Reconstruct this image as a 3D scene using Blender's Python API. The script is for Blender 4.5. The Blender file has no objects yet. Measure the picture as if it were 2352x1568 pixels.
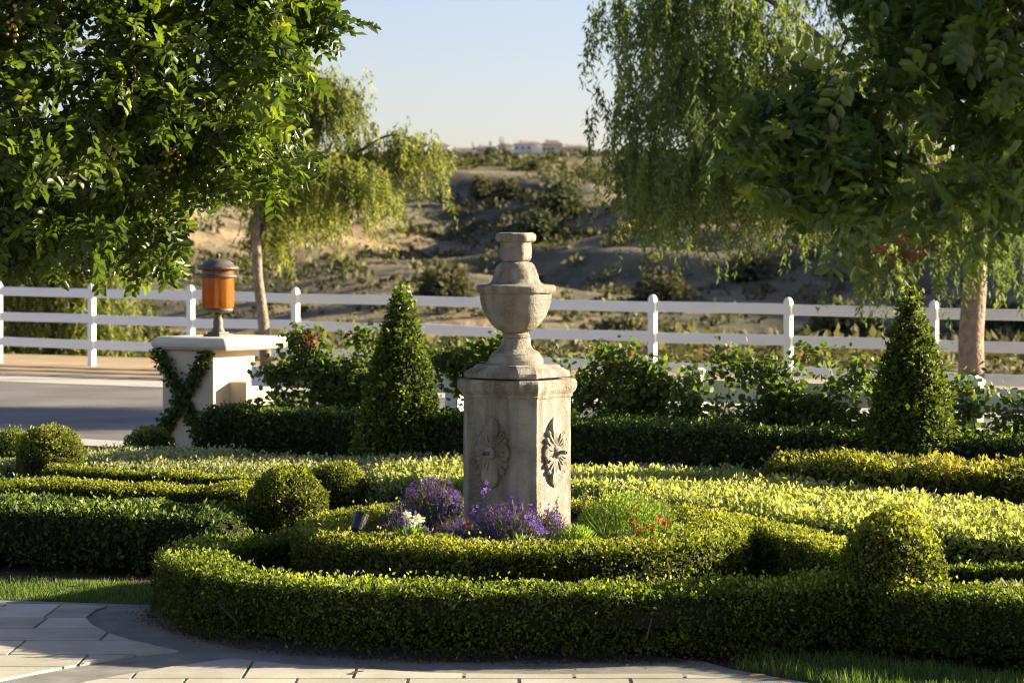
import bpy, bmesh, math, random
import numpy as np
from mathutils import Vector, Matrix, Quaternion
SEED = 7
rng = np.random.default_rng(SEED)
random.seed(SEED)
S = bpy.context.scene
COL = S.collection

# ------------------------------------------------------------------ camera, sky, sun, exposure
FPX, HOR, CZ, FOC = 5500.0, 600.0, 1.97, 13.4
cam_d = bpy.data.cameras.new('camera')
cam = bpy.data.objects.new('camera', cam_d); COL.objects.link(cam)
cam.location = (0, 0, CZ); cam.rotation_euler = (math.pi / 2, 0, 0)
cam_d.sensor_width = 36; cam_d.lens = FPX / 2352 * 36
cam_d.shift_y = (HOR - 784) / 2352
cam_d.clip_start = .1; cam_d.clip_end = 12000
cam_d.dof.use_dof = True; cam_d.dof.focus_distance = FOC; cam_d.dof.aperture_fstop = 4.5; cam_d.dof.aperture_blades = 9
S.camera = cam

SUN_ROT, SUN_EL = math.radians(76), math.radians(16)
w = bpy.data.worlds.new('World'); S.world = w; w.use_nodes = True
nt = w.node_tree; bg = nt.nodes['Background']
sky = nt.nodes.new('ShaderNodeTexSky'); sky.sky_type = 'NISHITA'; sky.sun_disc = False
sky.sun_elevation = SUN_EL; sky.sun_rotation = SUN_ROT
sky.air_density = 1.0; sky.dust_density = .9; sky.ozone_density = 2.4
wbal = nt.nodes.new('ShaderNodeMixRGB'); wbal.blend_type = 'MULTIPLY'; wbal.inputs[0].default_value = 1; wbal.inputs[2].default_value = (1.11, .95, 1.04, 1)   # white balance of the whole sky
nt.links.new(sky.outputs[0], wbal.inputs[1]); nt.links.new(wbal.outputs[0], bg.inputs[0]); bg.inputs[1].default_value = .046
sd = bpy.data.lights.new('sun', 'SUN'); sd.energy = 5.0; sd.angle = math.radians(.55); sd.color = (1.0, .86, .61)
so = bpy.data.objects.new('sun', sd); COL.objects.link(so)
sv = Vector((math.cos(SUN_EL) * math.sin(SUN_ROT), math.cos(SUN_EL) * math.cos(SUN_ROT), math.sin(SUN_EL)))
so.rotation_euler = sv.to_track_quat('Z', 'Y').to_euler(); so.location = (30, 10, 20)
S.view_settings.view_transform = 'Standard'; S.view_settings.look = 'None'
S.view_settings.exposure = 2.2; S.view_settings.gamma = 1; S.view_settings.use_curve_mapping = False
S.render.engine = 'CYCLES'
S.cycles.max_bounces = 8; S.cycles.diffuse_bounces = 5; S.cycles.glossy_bounces = 2
S.cycles.transmission_bounces = 4; S.cycles.transparent_max_bounces = 8; S.cycles.volume_bounces = 1
S.cycles.sample_clamp_indirect = 6
S.cycles.use_denoising = True; S.cycles.filter_width = 1.05

# ------------------------------------------------------------------ helpers
def at(u, v, d):
    return np.array([(u - 1176) * d / FPX, d, CZ - (v - HOR) * d / FPX])
def gnd(u, v, z=0.0):
    d = (CZ - z) * FPX / (v - HOR)
    return at(u, v, d)
def wl(o):
    p = np.zeros(3)
    while o is not None:
        p += np.array(o.location); o = o.parent
    return p
def tag(o, label=None, cat=None, group=None, kind=None):
    if label: o['label'] = label
    if cat: o['category'] = cat
    if group: o['group'] = group
    if kind: o['kind'] = kind
    return o
def empty(name, loc, label=None, cat=None, group=None, kind=None):
    o = bpy.data.objects.new(name, None); COL.objects.link(o)
    o.location = loc; o.empty_display_size = .2
    return tag(o, label, cat, group, kind)
def link(name, me, parent=None, loc=(0, 0, 0)):
    o = bpy.data.objects.new(name, me); COL.objects.link(o)
    if parent is not None: o.parent = parent
    o.location = loc
    return o
def np_mesh(name, V, F, mat, tint=None, smooth=False, k=None):
    V = np.asarray(V, np.float32); F = np.asarray(F, np.int32)
    k = F.shape[1]
    me = bpy.data.meshes.new(name)
    me.vertices.add(len(V)); me.vertices.foreach_set('co', V.ravel())
    me.loops.add(F.size); me.loops.foreach_set('vertex_index', F.ravel())
    me.polygons.add(len(F))
    me.polygons.foreach_set('loop_start', np.arange(0, F.size, k, dtype=np.int32))
    me.polygons.foreach_set('loop_total', np.full(len(F), k, np.int32))
    if smooth: me.polygons.foreach_set('use_smooth', np.ones(len(F), bool))
    if tint is not None:
        a = me.attributes.new('tint', 'FLOAT', 'POINT'); a.data.foreach_set('value', np.asarray(tint, np.float32))
    me.update(calc_edges=True)
    if mat: me.materials.append(mat)
    return me
def np_obj(name, V, F, mat, parent=None, tint=None, smooth=False, origin=None):
    """world-space vertices -> object; child meshes are stored relative to their parent"""
    V = np.asarray(V, float)
    if parent is not None: me = np_mesh(name, V - wl(parent), F, mat, tint, smooth); return link(name, me, parent)
    o_ = np.zeros(3) if origin is None else np.asarray(origin, float)
    return link(name, np_mesh(name, V - o_, F, mat, tint, smooth), None, o_)
def bm_obj(name, bm, mat, parent=None, smooth=False, origin=None):
    me = bpy.data.meshes.new(name)
    off = wl(parent) if parent is not None else (np.zeros(3) if origin is None else np.asarray(origin, float))
    bmesh.ops.translate(bm, verts=bm.verts, vec=Vector(-off))
    bmesh.ops.recalc_face_normals(bm, faces=bm.faces)
    bm.to_mesh(me); bm.free()
    if smooth:
        for p in me.polygons: p.use_smooth = True
    if mat: me.materials.append(mat)
    return link(name, me, parent, (0, 0, 0) if parent is not None else off)
def bm_box(bm, c, s, rz=0.0, bevel=0.0, seg=2, M=None):
    r = bmesh.ops.create_cube(bm, size=1)
    vs = r['verts']
    bmesh.ops.scale(bm, vec=s, verts=vs)
    if bevel:
        es = list({e for v in vs for e in v.link_edges})
        rr = bmesh.ops.bevel(bm, geom=es, offset=bevel, segments=seg, affect='EDGES', profile=.5)
        vs = list({v for f in rr['faces'] for v in f.verts} | {v for v in vs if v.is_valid})
    bmesh.ops.rotate(bm, cent=(0, 0, 0), matrix=Matrix.Rotation(rz, 3, 'Z'), verts=vs)
    bmesh.ops.translate(bm, vec=c, verts=vs)
    return vs
def bm_ring_loft(bm, rings, cap0=True, cap1=True):
    prev = None; all_ = []
    for R in rings:
        cur = [bm.verts.new(p) for p in R]; all_ += cur
        if prev:
            n = len(cur)
            for i in range(n): bm.faces.new((prev[i], prev[(i + 1) % n], cur[(i + 1) % n], cur[i]))
        elif cap0: bm.faces.new(cur[::-1])
        prev = cur
    if cap1: bm.faces.new(prev)
    return all_
def bm_tube(bm, pts, rad, n=6):
    pts = [Vector(p) for p in pts]
    if not hasattr(rad, '__len__'): rad = [rad] * len(pts)
    rings = []
    for i, p in enumerate(pts):
        t = (pts[min(i + 1, len(pts) - 1)] - pts[max(i - 1, 0)]).normalized()
        a = t.cross(Vector((0, 0, 1)) if abs(t.z) < .9 else Vector((1, 0, 0))).normalized(); b = t.cross(a)
        rings.append([p + (a * math.cos(q) + b * math.sin(q)) * rad[i] for q in [2 * math.pi * k / n for k in range(n)]])
    bm_ring_loft(bm, rings)
def bm_lathe(bm, prof, c, n=28):
    rings = [[(c[0] + r * math.cos(2 * math.pi * k / n), c[1] + r * math.sin(2 * math.pi * k / n), z) for k in range(n)] for r, z in prof]
    bm_ring_loft(bm, rings)
def spline(pts, step=.05, closed=False):
    P = np.asarray(pts, float); n = len(P); out = []
    segs = n if closed else n - 1
    for i in range(segs):
        if closed: p0, p1, p2, p3 = P[(i - 1) % n], P[i], P[(i + 1) % n], P[(i + 2) % n]
        else: p0, p1, p2, p3 = P[max(i - 1, 0)], P[i], P[i + 1], P[min(i + 2, n - 1)]
        m = max(2, int(np.linalg.norm(p2 - p1) / step))
        for t in np.arange(m) / m:
            out.append(.5 * (2 * p1 + (p2 - p0) * t + (2 * p0 - 5 * p1 + 4 * p2 - p3) * t * t + (3 * p1 - p0 - 3 * p2 + p3) * t ** 3))
    if not closed: out.append(P[-1])
    return np.array(out)
def unit(a): return a / (np.linalg.norm(a, axis=-1, keepdims=True) + 1e-9)
def rvec(n): return unit(rng.normal(size=(n, 3)))
def frames(D, N):
    x = unit(D); z = unit(N - (N * x).sum(1, keepdims=True) * x); y = np.cross(z, x)
    return np.stack([x, y, z], axis=2)
def inst(T, TF, P, R, sc, tint=None, ttint=None):
    """copy a small template (T verts, TF faces) to every point: numpy only, one mesh"""
    n, m = len(P), len(T)
    sc = np.asarray(sc, float)
    if sc.ndim == 1: sc = sc[:, None].repeat(3, 1)
    V = np.einsum('nij,nmj->nmi', R, T[None] * sc[:, None, :]) + P[:, None, :]
    F = (TF[None] + (np.arange(n) * m)[:, None, None]).reshape(-1, TF.shape[1])
    tt = None
    if tint is not None:
        tt = np.repeat(np.asarray(tint, float), m)
        if ttint is not None: tt = tt + np.tile(ttint, n)
    return V.reshape(-1, 3), F, tt
def wob(P, amp, fr, seed=0):
    r = np.random.default_rng(seed); o = np.zeros(len(P))
    for i in range(7):
        k = r.normal(size=3) * fr * (1 + .5 * i); o += np.sin(P @ k + r.uniform(0, 6.28)) / (1 + .45 * i)
    return o * amp / 2.2
# leaf templates: x along the leaf, unit length, y = width
DIA = np.array([[0, 0, 0], [.45, -.5, .13], [1, 0, -.04], [.45, .5, .13]], float); DIA_F = np.array([[0, 1, 2], [0, 2, 3]])
OVA = np.array([[0, 0, 0], [.28, -.42, .10], [.72, -.46, .09], [1, 0, -.06], [.72, .46, .09], [.28, .42, .10]], float); OVA_F = np.array([[0, 1, 2, 3], [0, 3, 4, 5]])

# ------------------------------------------------------------------ materials
def mat_new(name):
    m = bpy.data.materials.new(name); m.use_nodes = True
    nt = m.node_tree; nt.nodes.clear()
    out = nt.nodes.new('ShaderNodeOutputMaterial')
    return m, nt, out
def nd(nt, t, **kw):
    n = nt.nodes.new(t)
    for k, v in kw.items():
        if k in n.inputs: n.inputs[k].default_value = v
        else: setattr(n, k, v)
    return n
def ramp(nt, stops, fac=None, interp='LINEAR'):
    r = nt.nodes.new('ShaderNodeValToRGB'); r.color_ramp.interpolation = interp
    e = r.color_ramp.elements
    while len(e) < len(stops): e.new(.5)
    for i, (p, c) in enumerate(stops): e[i].position = p; e[i].color = (*c, 1)
    if fac is not None: nt.links.new(fac, r.inputs[0])
    return r
def leaf_mat(name, stops, trans=.35, tcol=1.6, rough=.55, spec=.2):
    m, nt, out = mat_new(name); L = nt.links.new
    a = nd(nt, 'ShaderNodeAttribute', attribute_name='tint')
    r = ramp(nt, stops, a.outputs['Fac'])
    p = nd(nt, 'ShaderNodeBsdfPrincipled', Roughness=rough); p.inputs['Specular IOR Level'].default_value = spec
    L(r.outputs[0], p.inputs['Base Color'])
    t = nd(nt, 'ShaderNodeBsdfTranslucent')
    g = nd(nt, 'ShaderNodeMixRGB', blend_type='MULTIPLY', Fac=1.0); g.inputs[2].default_value = (tcol * 1.05, tcol * 1.1, tcol * .45, 1)
    L(r.outputs[0], g.inputs[1]); L(g.outputs[0], t.inputs[0])
    x = nd(nt, 'ShaderNodeMixShader', Fac=trans)
    L(p.outputs[0], x.inputs[1]); L(t.outputs[0], x.inputs[2]); L(x.outputs[0], out.inputs[0])
    return m
def rough_mat(name, stops, scale=6, rough=.85, bump=.3, bscale=60, detail=8, dist=.02, spec=.3, coord='Object'):
    m, nt, out = mat_new(name); L = nt.links.new
    tc = nd(nt, 'ShaderNodeTexCoord'); n1 = nd(nt, 'ShaderNodeTexNoise', Scale=scale, Detail=detail, Roughness=.6)
    L(tc.outputs[coord], n1.inputs['Vector'])
    r = ramp(nt, stops, n1.outputs[0])
    p = nd(nt, 'ShaderNodeBsdfPrincipled', Roughness=rough); p.inputs['Specular IOR Level'].default_value = spec
    L(r.outputs[0], p.inputs['Base Color'])
    if bump:
        n2 = nd(nt, 'ShaderNodeTexNoise', Scale=bscale, Detail=5); L(tc.outputs[coord], n2.inputs['Vector'])
        b = nd(nt, 'ShaderNodeBump', Strength=bump, Distance=dist); L(n2.outputs[0], b.inputs['Height']); L(b.outputs[0], p.inputs['Normal'])
    L(p.outputs[0], out.inputs[0])
    return m
def plain_mat(name, col, rough=.5, metal=0, spec=.5, bump=0, bscale=40):
    c = np.array(col)
    return rough_mat(name, [(.3, tuple(c * .86)), (.7, tuple(np.minimum(c * 1.08, 1)))], 9, rough, bump, bscale, spec=spec)

M = {}
G = lambda *s: [(p, c) for p, c in s]
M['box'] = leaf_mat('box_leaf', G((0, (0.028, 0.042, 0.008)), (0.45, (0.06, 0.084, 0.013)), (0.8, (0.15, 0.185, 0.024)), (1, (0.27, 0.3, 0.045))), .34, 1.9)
M['boxy'] = leaf_mat('golden_box_leaf', G((0, (0.036, 0.048, 0.009)), (0.4, (0.08, 0.098, 0.014)), (0.75, (0.22, 0.23, 0.032)), (1, (0.38, 0.345, 0.07))), .36, 1.7)
M['priv'] = leaf_mat('privet_leaf', G((0, (0.024, 0.04, 0.01)), (0.5, (0.05, 0.078, 0.016)), (0.85, (0.1, 0.145, 0.024)), (1, (0.21, 0.25, 0.04))), .28, 1.7, .5, .22)
M['pale'] = leaf_mat('pale_leaf', G((0, (0.1, 0.125, 0.04)), (0.45, (0.215, 0.235, 0.07)), (0.8, (0.34, 0.35, 0.1)), (1, (0.48, 0.47, 0.17))), .36, 1.35)
M['silv'] = leaf_mat('silver_leaf', G((0, (0.1, 0.13, 0.055)), (0.5, (0.22, 0.245, 0.11)), (0.85, (0.34, 0.35, 0.16)), (1, (0.46, 0.44, 0.21))), .28, 1.2)
M['tips'] = leaf_mat('tip_leaf', G((0, (0.036, 0.05, 0.01)), (0.45, (0.09, 0.112, 0.016)), (0.8, (0.21, 0.215, 0.03)), (1, (0.33, 0.25, 0.055))), .34, 1.6)
M['carob'] = leaf_mat('carob_leaf', G((0, (0.026, 0.044, 0.009)), (0.5, (0.06, 0.09, 0.014)), (0.85, (0.13, 0.17, 0.021)), (0.97, (0.26, 0.27, 0.03)), (1, (0.42, 0.18, 0.04))), .38, 1.9, .34, .4)
M['carob2'] = leaf_mat('deep_carob_leaf', G((0, (0.022, 0.044, 0.011)), (0.5, (0.048, 0.084, 0.017)), (0.85, (0.095, 0.14, 0.024)), (1, (0.22, 0.25, 0.045))), .42, 1.9, .32, .45)
M['pepper'] = leaf_mat('pepper_leaf', G((0, (0.075, 0.095, 0.025)), (0.5, (0.15, 0.165, 0.045)), (0.85, (0.25, 0.25, 0.07)), (1, (0.36, 0.33, 0.09))), .42, 1.5)
M['pepper2'] = leaf_mat('deep_pepper_leaf', G((0, (0.055, 0.082, 0.028)), (0.5, (0.11, 0.15, 0.045)), (0.85, (0.18, 0.22, 0.06)), (1, (0.28, 0.3, 0.08))), .38, 1.4)
M['rose'] = leaf_mat('rose_leaf', G((0, (0.036, 0.06, 0.016)), (0.5, (0.08, 0.115, 0.026)), (0.85, (0.15, 0.19, 0.035)), (1, (0.24, 0.08, 0.04))), .34, 1.9)
M['scrub'] = leaf_mat('scrub_leaf', G((0, (0.06, 0.06, 0.034)), (0.5, (0.1, 0.094, 0.052)), (0.85, (0.15, 0.135, 0.074)), (1, (0.22, 0.19, 0.1))), .2, 1.2, .8, .1)
M['farleaf'] = leaf_mat('far_tree_leaf', G((0, (0.03, 0.04, 0.026)), (0.5, (0.062, 0.074, 0.042)), (1, (0.14, 0.145, 0.07))), .25, 1.2, .8, .1)
M['grass'] = leaf_mat('grass_blade', G((0, (0.048, 0.090, 0.018)), (.6, (0.090, 0.150, 0.024)), (1, (0.168, 0.204, 0.048))), .35, 1.6)
M['dead'] = leaf_mat('dead_leaf', G((0, (0.06, 0.028, 0.016)), (0.5, (0.13, 0.056, 0.026)), (1, (0.3, 0.18, 0.065))), .25, 1.2, .6, .2)
M['violet'] = leaf_mat('violet_petal', G((0, (0.05, 0.02, 0.26)), (0.5, (0.115, 0.04, 0.4)), (1, (0.23, 0.1, 0.56))), .35, 1.0, .6, .2)
M['red'] = leaf_mat('red_petal', G((0, (.35, .01, .03)), (1, (.6, .03, .07))), .3, 1.1, .6, .2)
M['white'] = leaf_mat('white_petal', G((0, (.75, .75, .68)), (1, (.85, .85, .78))), .35, .9, .6, .2)
M['herb'] = leaf_mat('herb_leaf', G((0, (0.083, 0.150, 0.030)), (.5, (0.165, 0.255, 0.045)), (.85, (0.285, 0.345, 0.068)), (1, (0.405, 0.330, 0.105))), .38, 1.5)
M['lobstem'] = leaf_mat('lobelia_stem', G((0, (.05, .06, .025)), (.6, (.10, .08, .045)), (1, (.16, .10, .06))), .3, 1.2)
M['berry'] = plain_mat('yellow_berry', (.30, .21, .03), .6)
M['core'] = rough_mat('hedge_wood', [(.3, (.012, .014, .007)), (.7, (.03, .028, .014))], 30, .95, .4, 80, spec=.05)
M['twig'] = rough_mat('twig_bark', [(.3, (.05, .036, .024)), (.7, (.11, .08, .05))], 30, .9, .4, 120)
M['cane'] = rough_mat('rose_cane', [(.3, (.05, .05, .02)), (.7, (.11, .07, .04))], 30, .8, .2, 120)
M['soil'] = rough_mat('mulch_soil', [(.25, (.025, .017, .011)), (.55, (.055, .038, .025)), (.8, (.10, .07, .045))], 25, .95, .8, 90)
M['lawn'] = rough_mat('turf_soil', [(.3, (.025, .04, .012)), (.7, (.05, .07, .02))], 20, .95, .6, 120)
M['concrete'] = rough_mat('grey_concrete', [(.25, (.11, .11, .10)), (.45, (.18, .175, .155)), (.58, (.22, .21, .19)), (.78, (.30, .285, .25))], 5.0, .85, .6, 260, 14, .006)
M['conc_band'] = rough_mat('gutter_concrete', [(.3, (.36, .34, .30)), (.7, (.46, .43, .38))], 1.5, .9, .2, 120)
M['asphalt'] = rough_mat('road_asphalt', [(.3, (.10, .092, .08)), (.5, (.15, .138, .12)), (.7, (.20, .185, .16))], .5, .8, .4, 180, 10, .005)
M['dirt'] = rough_mat('road_dirt', [(.3, (.24, .17, .10)), (.7, (.36, .265, .16))], 1.3, .95, .5, 30)
M['vinyl'] = rough_mat('white_fence_paint', [(.28, (.70, .69, .66)), (.5, (.83, .83, .81)), (.75, (.88, .88, .86))], 1.5, .42, .03, 40, spec=.4)
M['pier'] = rough_mat('pier_limestone', [(.3, (.48, .39, .26)), (.7, (.58, .49, .35))], 3.5, .8, .15, 90)
M['piercap'] = rough_mat('pier_cap_limestone', [(.3, (.56, .49, .37)), (.7, (.66, .59, .46))], 3.5, .7, .1, 90)
M['bronze'] = rough_mat('lantern_metal', [(.3, (.05, .042, .032)), (.7, (.11, .092, .07))], 14, .55, .2, 60, spec=.5)
M['black'] = plain_mat('black_metal', (.015, .015, .016), .45)
M['lens'] = plain_mat('pale_lens', (.6, .58, .5), .2)
M['pipe'] = plain_mat('dark_pipe', (.10, .10, .09), .45)
M['hole'] = plain_mat('dark_hole', (.008, .008, .008), .9)
M['bark'] = rough_mat('pepper_bark', [(.3, (.16, .115, .08)), (.55, (.29, .22, .16)), (.8, (.42, .33, .25))], 7, .95, 1.0, 22, dist=.05)
M['stucco'] = rough_mat('house_stucco', [(.3, (.62, .55, .45)), (.7, (.7, .63, .52))], 1, .9, 0)
M['stucco2'] = rough_mat('pale_house_stucco', [(.3, (.7, .68, .62)), (.7, (.76, .74, .68))], 1, .9, 0)
M['rooft'] = rough_mat('house_roof_tile', [(.3, (.24, .17, .13)), (.7, (.32, .22, .16))], 2, .9, 0)
M['glassd'] = plain_mat('dark_window', (.05, .06, .07), .15)
M['frame'] = plain_mat('window_trim', (.72, .70, .66), .5)

def slab_material():
    m, nt, out = mat_new('limestone_slab'); L = nt.links.new
    tc = nd(nt, 'ShaderNodeTexCoord'); oi = nd(nt, 'ShaderNodeObjectInfo')
    n1 = nd(nt, 'ShaderNodeTexNoise', Scale=2.2, Detail=9, Roughness=.6); L(tc.outputs['Object'], n1.inputs['Vector'])
    mp = nd(nt, 'ShaderNodeMapping'); mp.inputs['Scale'].default_value = (6, 40, 6); L(tc.outputs['Object'], mp.inputs['Vector'])
    n2 = nd(nt, 'ShaderNodeTexNoise', Scale=1.0, Detail=7); L(mp.outputs[0], n2.inputs['Vector'])
    ad = nd(nt, 'ShaderNodeMath', operation='MULTIPLY_ADD'); L(oi.outputs['Random'], ad.inputs[0]); ad.inputs[1].default_value = .30; L(n1.outputs[0], ad.inputs[2])
    ad2 = nd(nt, 'ShaderNodeMath', operation='MULTIPLY_ADD'); L(n2.outputs[0], ad2.inputs[0]); ad2.inputs[1].default_value = .32; L(ad.outputs[0], ad2.inputs[2])
    r = ramp(nt, [(.45, (.21, .19, .15)), (.68, (.33, .305, .245)), (.85, (.39, .36, .295)), (1.0, (.46, .425, .355))], ad2.outputs[0])
    p = nd(nt, 'ShaderNodeBsdfPrincipled', Roughness=.75); L(r.outputs[0], p.inputs['Base Color'])
    n3 = nd(nt, 'ShaderNodeTexNoise', Scale=70, Detail=6); L(tc.outputs['Object'], n3.inputs['Vector'])
    b = nd(nt, 'ShaderNodeBump', Strength=.25, Distance=.006); L(n3.outputs[0], b.inputs['Height']); L(b.outputs[0], p.inputs['Normal'])
    L(p.outputs[0], out.inputs[0]); return m
M['slab'] = slab_material()
def stone_material():
    m, nt, out = mat_new('weathered_stone'); L = nt.links.new
    tc = nd(nt, 'ShaderNodeTexCoord')
    n1 = nd(nt, 'ShaderNodeTexNoise', Scale=4.5, Detail=10, Roughness=.65); L(tc.outputs['Object'], n1.inputs['Vector'])
    r1 = ramp(nt, [(.28, (.19, .172, .145)), (.44, (.33, .30, .255)), (.58, (.42, .39, .335)), (.8, (.53, .495, .43))], n1.outputs[0])
    mp = nd(nt, 'ShaderNodeMapping'); mp.inputs['Scale'].default_value = (9, 9, .9); L(tc.outputs['Object'], mp.inputs['Vector'])
    n2 = nd(nt, 'ShaderNodeTexNoise', Scale=1.4, Detail=6); L(mp.outputs[0], n2.inputs['Vector'])
    r2 = ramp(nt, [(.38, (.50, .42, .34)), (.56, (1, 1, 1))], n2.outputs[0])
    mx = nd(nt, 'ShaderNodeMixRGB', blend_type='MULTIPLY', Fac=.75); L(r1.outputs[0], mx.inputs[1]); L(r2.outputs[0], mx.inputs[2])
    n4 = nd(nt, 'ShaderNodeTexNoise', Scale=80, Detail=6, Roughness=.75); L(tc.outputs['Object'], n4.inputs['Vector'])
    r4 = ramp(nt, [(.54, (0, 0, 0)), (.66, (.85, .85, .85))], n4.outputs[0])
    mx2 = nd(nt, 'ShaderNodeMixRGB'); mx2.inputs[2].default_value = (.44, .40, .34, 1); L(r4.outputs[0], mx2.inputs[0]); L(mx.outputs[0], mx2.inputs[1])
    p = nd(nt, 'ShaderNodeBsdfPrincipled', Roughness=.92); p.inputs['Specular IOR Level'].default_value = .2
    L(mx2.outputs[0], p.inputs['Base Color'])
    n3 = nd(nt, 'ShaderNodeTexNoise', Scale=75, Detail=8, Roughness=.7); L(tc.outputs['Object'], n3.inputs['Vector'])
    v = nd(nt, 'ShaderNodeTexVoronoi', Scale=34); L(tc.outputs['Object'], v.inputs['Vector'])
    vr = ramp(nt, [(.03, (0, 0, 0)), (.16, (1, 1, 1))], v.outputs['Distance'])
    n5 = nd(nt, 'ShaderNodeTexNoise', Scale=7, Detail=3); L(tc.outputs['Object'], n5.inputs['Vector'])
    n5r = ramp(nt, [(.5, (0, 0, 0)), (.62, (1, 1, 1))], n5.outputs[0])
    pit = nd(nt, 'ShaderNodeMixRGB'); pit.inputs[1].default_value = (1, 1, 1, 1); L(n5r.outputs[0], pit.inputs[0]); L(vr.outputs[0], pit.inputs[2])
    b = nd(nt, 'ShaderNodeBump', Strength=1.0, Distance=.022); L(n3.outputs[0], b.inputs['Height'])
    b2 = nd(nt, 'ShaderNodeBump', Strength=1.0, Distance=.016); L(pit.outputs[0], b2.inputs['Height']); L(b.outputs[0], b2.inputs['Normal'])
    L(b2.outputs[0], p.inputs['Normal']); L(p.outputs[0], out.inputs[0]); return m
M['stone'] = stone_material()
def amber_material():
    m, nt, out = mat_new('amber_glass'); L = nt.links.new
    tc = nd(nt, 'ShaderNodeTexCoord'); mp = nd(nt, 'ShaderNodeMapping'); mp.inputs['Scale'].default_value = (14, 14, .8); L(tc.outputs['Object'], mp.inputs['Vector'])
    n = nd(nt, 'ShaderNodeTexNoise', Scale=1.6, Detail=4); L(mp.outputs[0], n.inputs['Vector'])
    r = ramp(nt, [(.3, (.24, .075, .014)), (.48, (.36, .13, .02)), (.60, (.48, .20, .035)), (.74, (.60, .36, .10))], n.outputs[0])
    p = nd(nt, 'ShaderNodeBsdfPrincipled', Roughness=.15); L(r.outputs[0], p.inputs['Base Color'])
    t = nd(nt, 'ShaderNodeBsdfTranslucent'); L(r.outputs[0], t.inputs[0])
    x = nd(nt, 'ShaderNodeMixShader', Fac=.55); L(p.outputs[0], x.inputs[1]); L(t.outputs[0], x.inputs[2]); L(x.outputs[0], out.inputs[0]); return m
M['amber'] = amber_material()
def hill_material():
    m, nt, out = mat_new('dry_hillside'); L = nt.links.new
    tc = nd(nt, 'ShaderNodeTexCoord')
    mp = nd(nt, 'ShaderNodeMapping'); mp.inputs['Scale'].default_value = (1, .55, 1); L(tc.outputs['Object'], mp.inputs['Vector'])
    n1 = nd(nt, 'ShaderNodeTexNoise', Scale=.06, Detail=9, Roughness=.62); L(mp.outputs[0], n1.inputs['Vector'])
    n2 = nd(nt, 'ShaderNodeTexNoise', Scale=.5, Detail=8, Roughness=.7); L(mp.outputs[0], n2.inputs['Vector'])
    ad = nd(nt, 'ShaderNodeMath', operation='MULTIPLY_ADD'); L(n2.outputs[0], ad.inputs[0]); ad.inputs[1].default_value = .6; L(n1.outputs[0], ad.inputs[2])
    r = ramp(nt, [(.64, (.075, .07, .044)), (.74, (.125, .112, .07)), (.83, (.185, .152, .095)), (.92, (.27, .20, .12)), (1.0, (.40, .285, .165))], ad.outputs[0])
    p = nd(nt, 'ShaderNodeBsdfPrincipled', Roughness=.95); p.inputs['Specular IOR Level'].default_value = .1
    L(r.outputs[0], p.inputs['Base Color'])
    b = nd(nt, 'ShaderNodeBump', Strength=.8, Distance=.9); L(n2.outputs[0], b.inputs['Height']); L(b.outputs[0], p.inputs['Normal'])
    L(p.outputs[0], out.inputs[0]); return m
M['hill'] = hill_material()

# ------------------------------------------------------------------ terrain
PY = [-40, 44, 60, 85, 105, 130, 160, 200, 240, 280, 400, 600, 800, 1000, 1180, 1300, 1450, 1700, 3000, 9000]
PZ = [-.03, -.03, -.5, -1.9, -2.2, -.9, 1.7, 5.8, 9.3, 11.2, 16.8, 25.3, 34, 42.3, 53, 61, 63, 52, 20, 0]
def terrain(x, y):
    x = np.asarray(x, float); y = np.asarray(y, float)
    z = np.interp(y, PY, PZ)
    a = np.interp(y, [60, 110, 150, 200, 240, 320, 500, 800, 1000, 1300, 1700], [0, .6, 2.0, 2.7, 2.0, 1.3, 2.2, 2.5, 1.6, 1.2, 6])
    q = x * .93 + y * .36; s = -x * .4 + y * .8
    n = np.sin(q / 7.5 + 1.1 * np.sin(s / 19 + .6) + 2.6) * .62 + np.sin(q / 3.4 + 1.7 * np.sin(s / 11) + 2.1) * .24 + np.sin(x / 17 - y / 23 + 1.0) * .6 + np.sin(q / 1.9 + s / 5 + 1.3 * np.sin(x / 4 + y / 7)) * .11 + np.sin(x / 2.3 + y / 3.7 + np.sin(q / 2.7)) * .07
    n = np.where(y > 400, n * .4 + .8 * np.sin(q / 37 + np.sin(s / 60)), n)
    z = z + a * n
    off = np.maximum(0, x - (.225 * np.maximum(y, 60) + 12))
    z = z + 40 * (1 - np.exp(-off * off / 4500.0)) * np.interp(y, [75, 120, 230, 300, 1200], [0, 1, 1, .3, .12])  # unseen ridge added at the right to cast shadow on the lower slope
    return z
ys = np.concatenate([np.linspace(-40, 60, 26), np.linspace(61.5, 160, 66), np.linspace(161.5, 300, 92), np.linspace(304, 900, 90), np.linspace(908, 1500, 70), np.linspace(1540, 9000, 24)])
us = np.concatenate([np.linspace(-1, -.3, 24)[:-1], np.linspace(-.3, .3, 116), np.linspace(.3, 1, 24)[1:]])
Yg = ys[:, None].repeat(len(us), 1); Xg = us[None] * np.maximum(70, Yg * .9 + 60)
Zg = terrain(Xg, Yg)
nr, nc = Xg.shape
V = np.stack([Xg, Yg, Zg], 2).reshape(-1, 3)
ii = (np.arange(nr - 1)[:, None] * nc + np.arange(nc - 1)[None]).ravel()
F = np.stack([ii, ii + 1, ii + nc + 1, ii + nc], 1)
tag(np_obj('hillside_terrain', V, F, M['hill'], smooth=True), 'dry brown scrub hillside rising behind the white fence', kind='structure')

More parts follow.
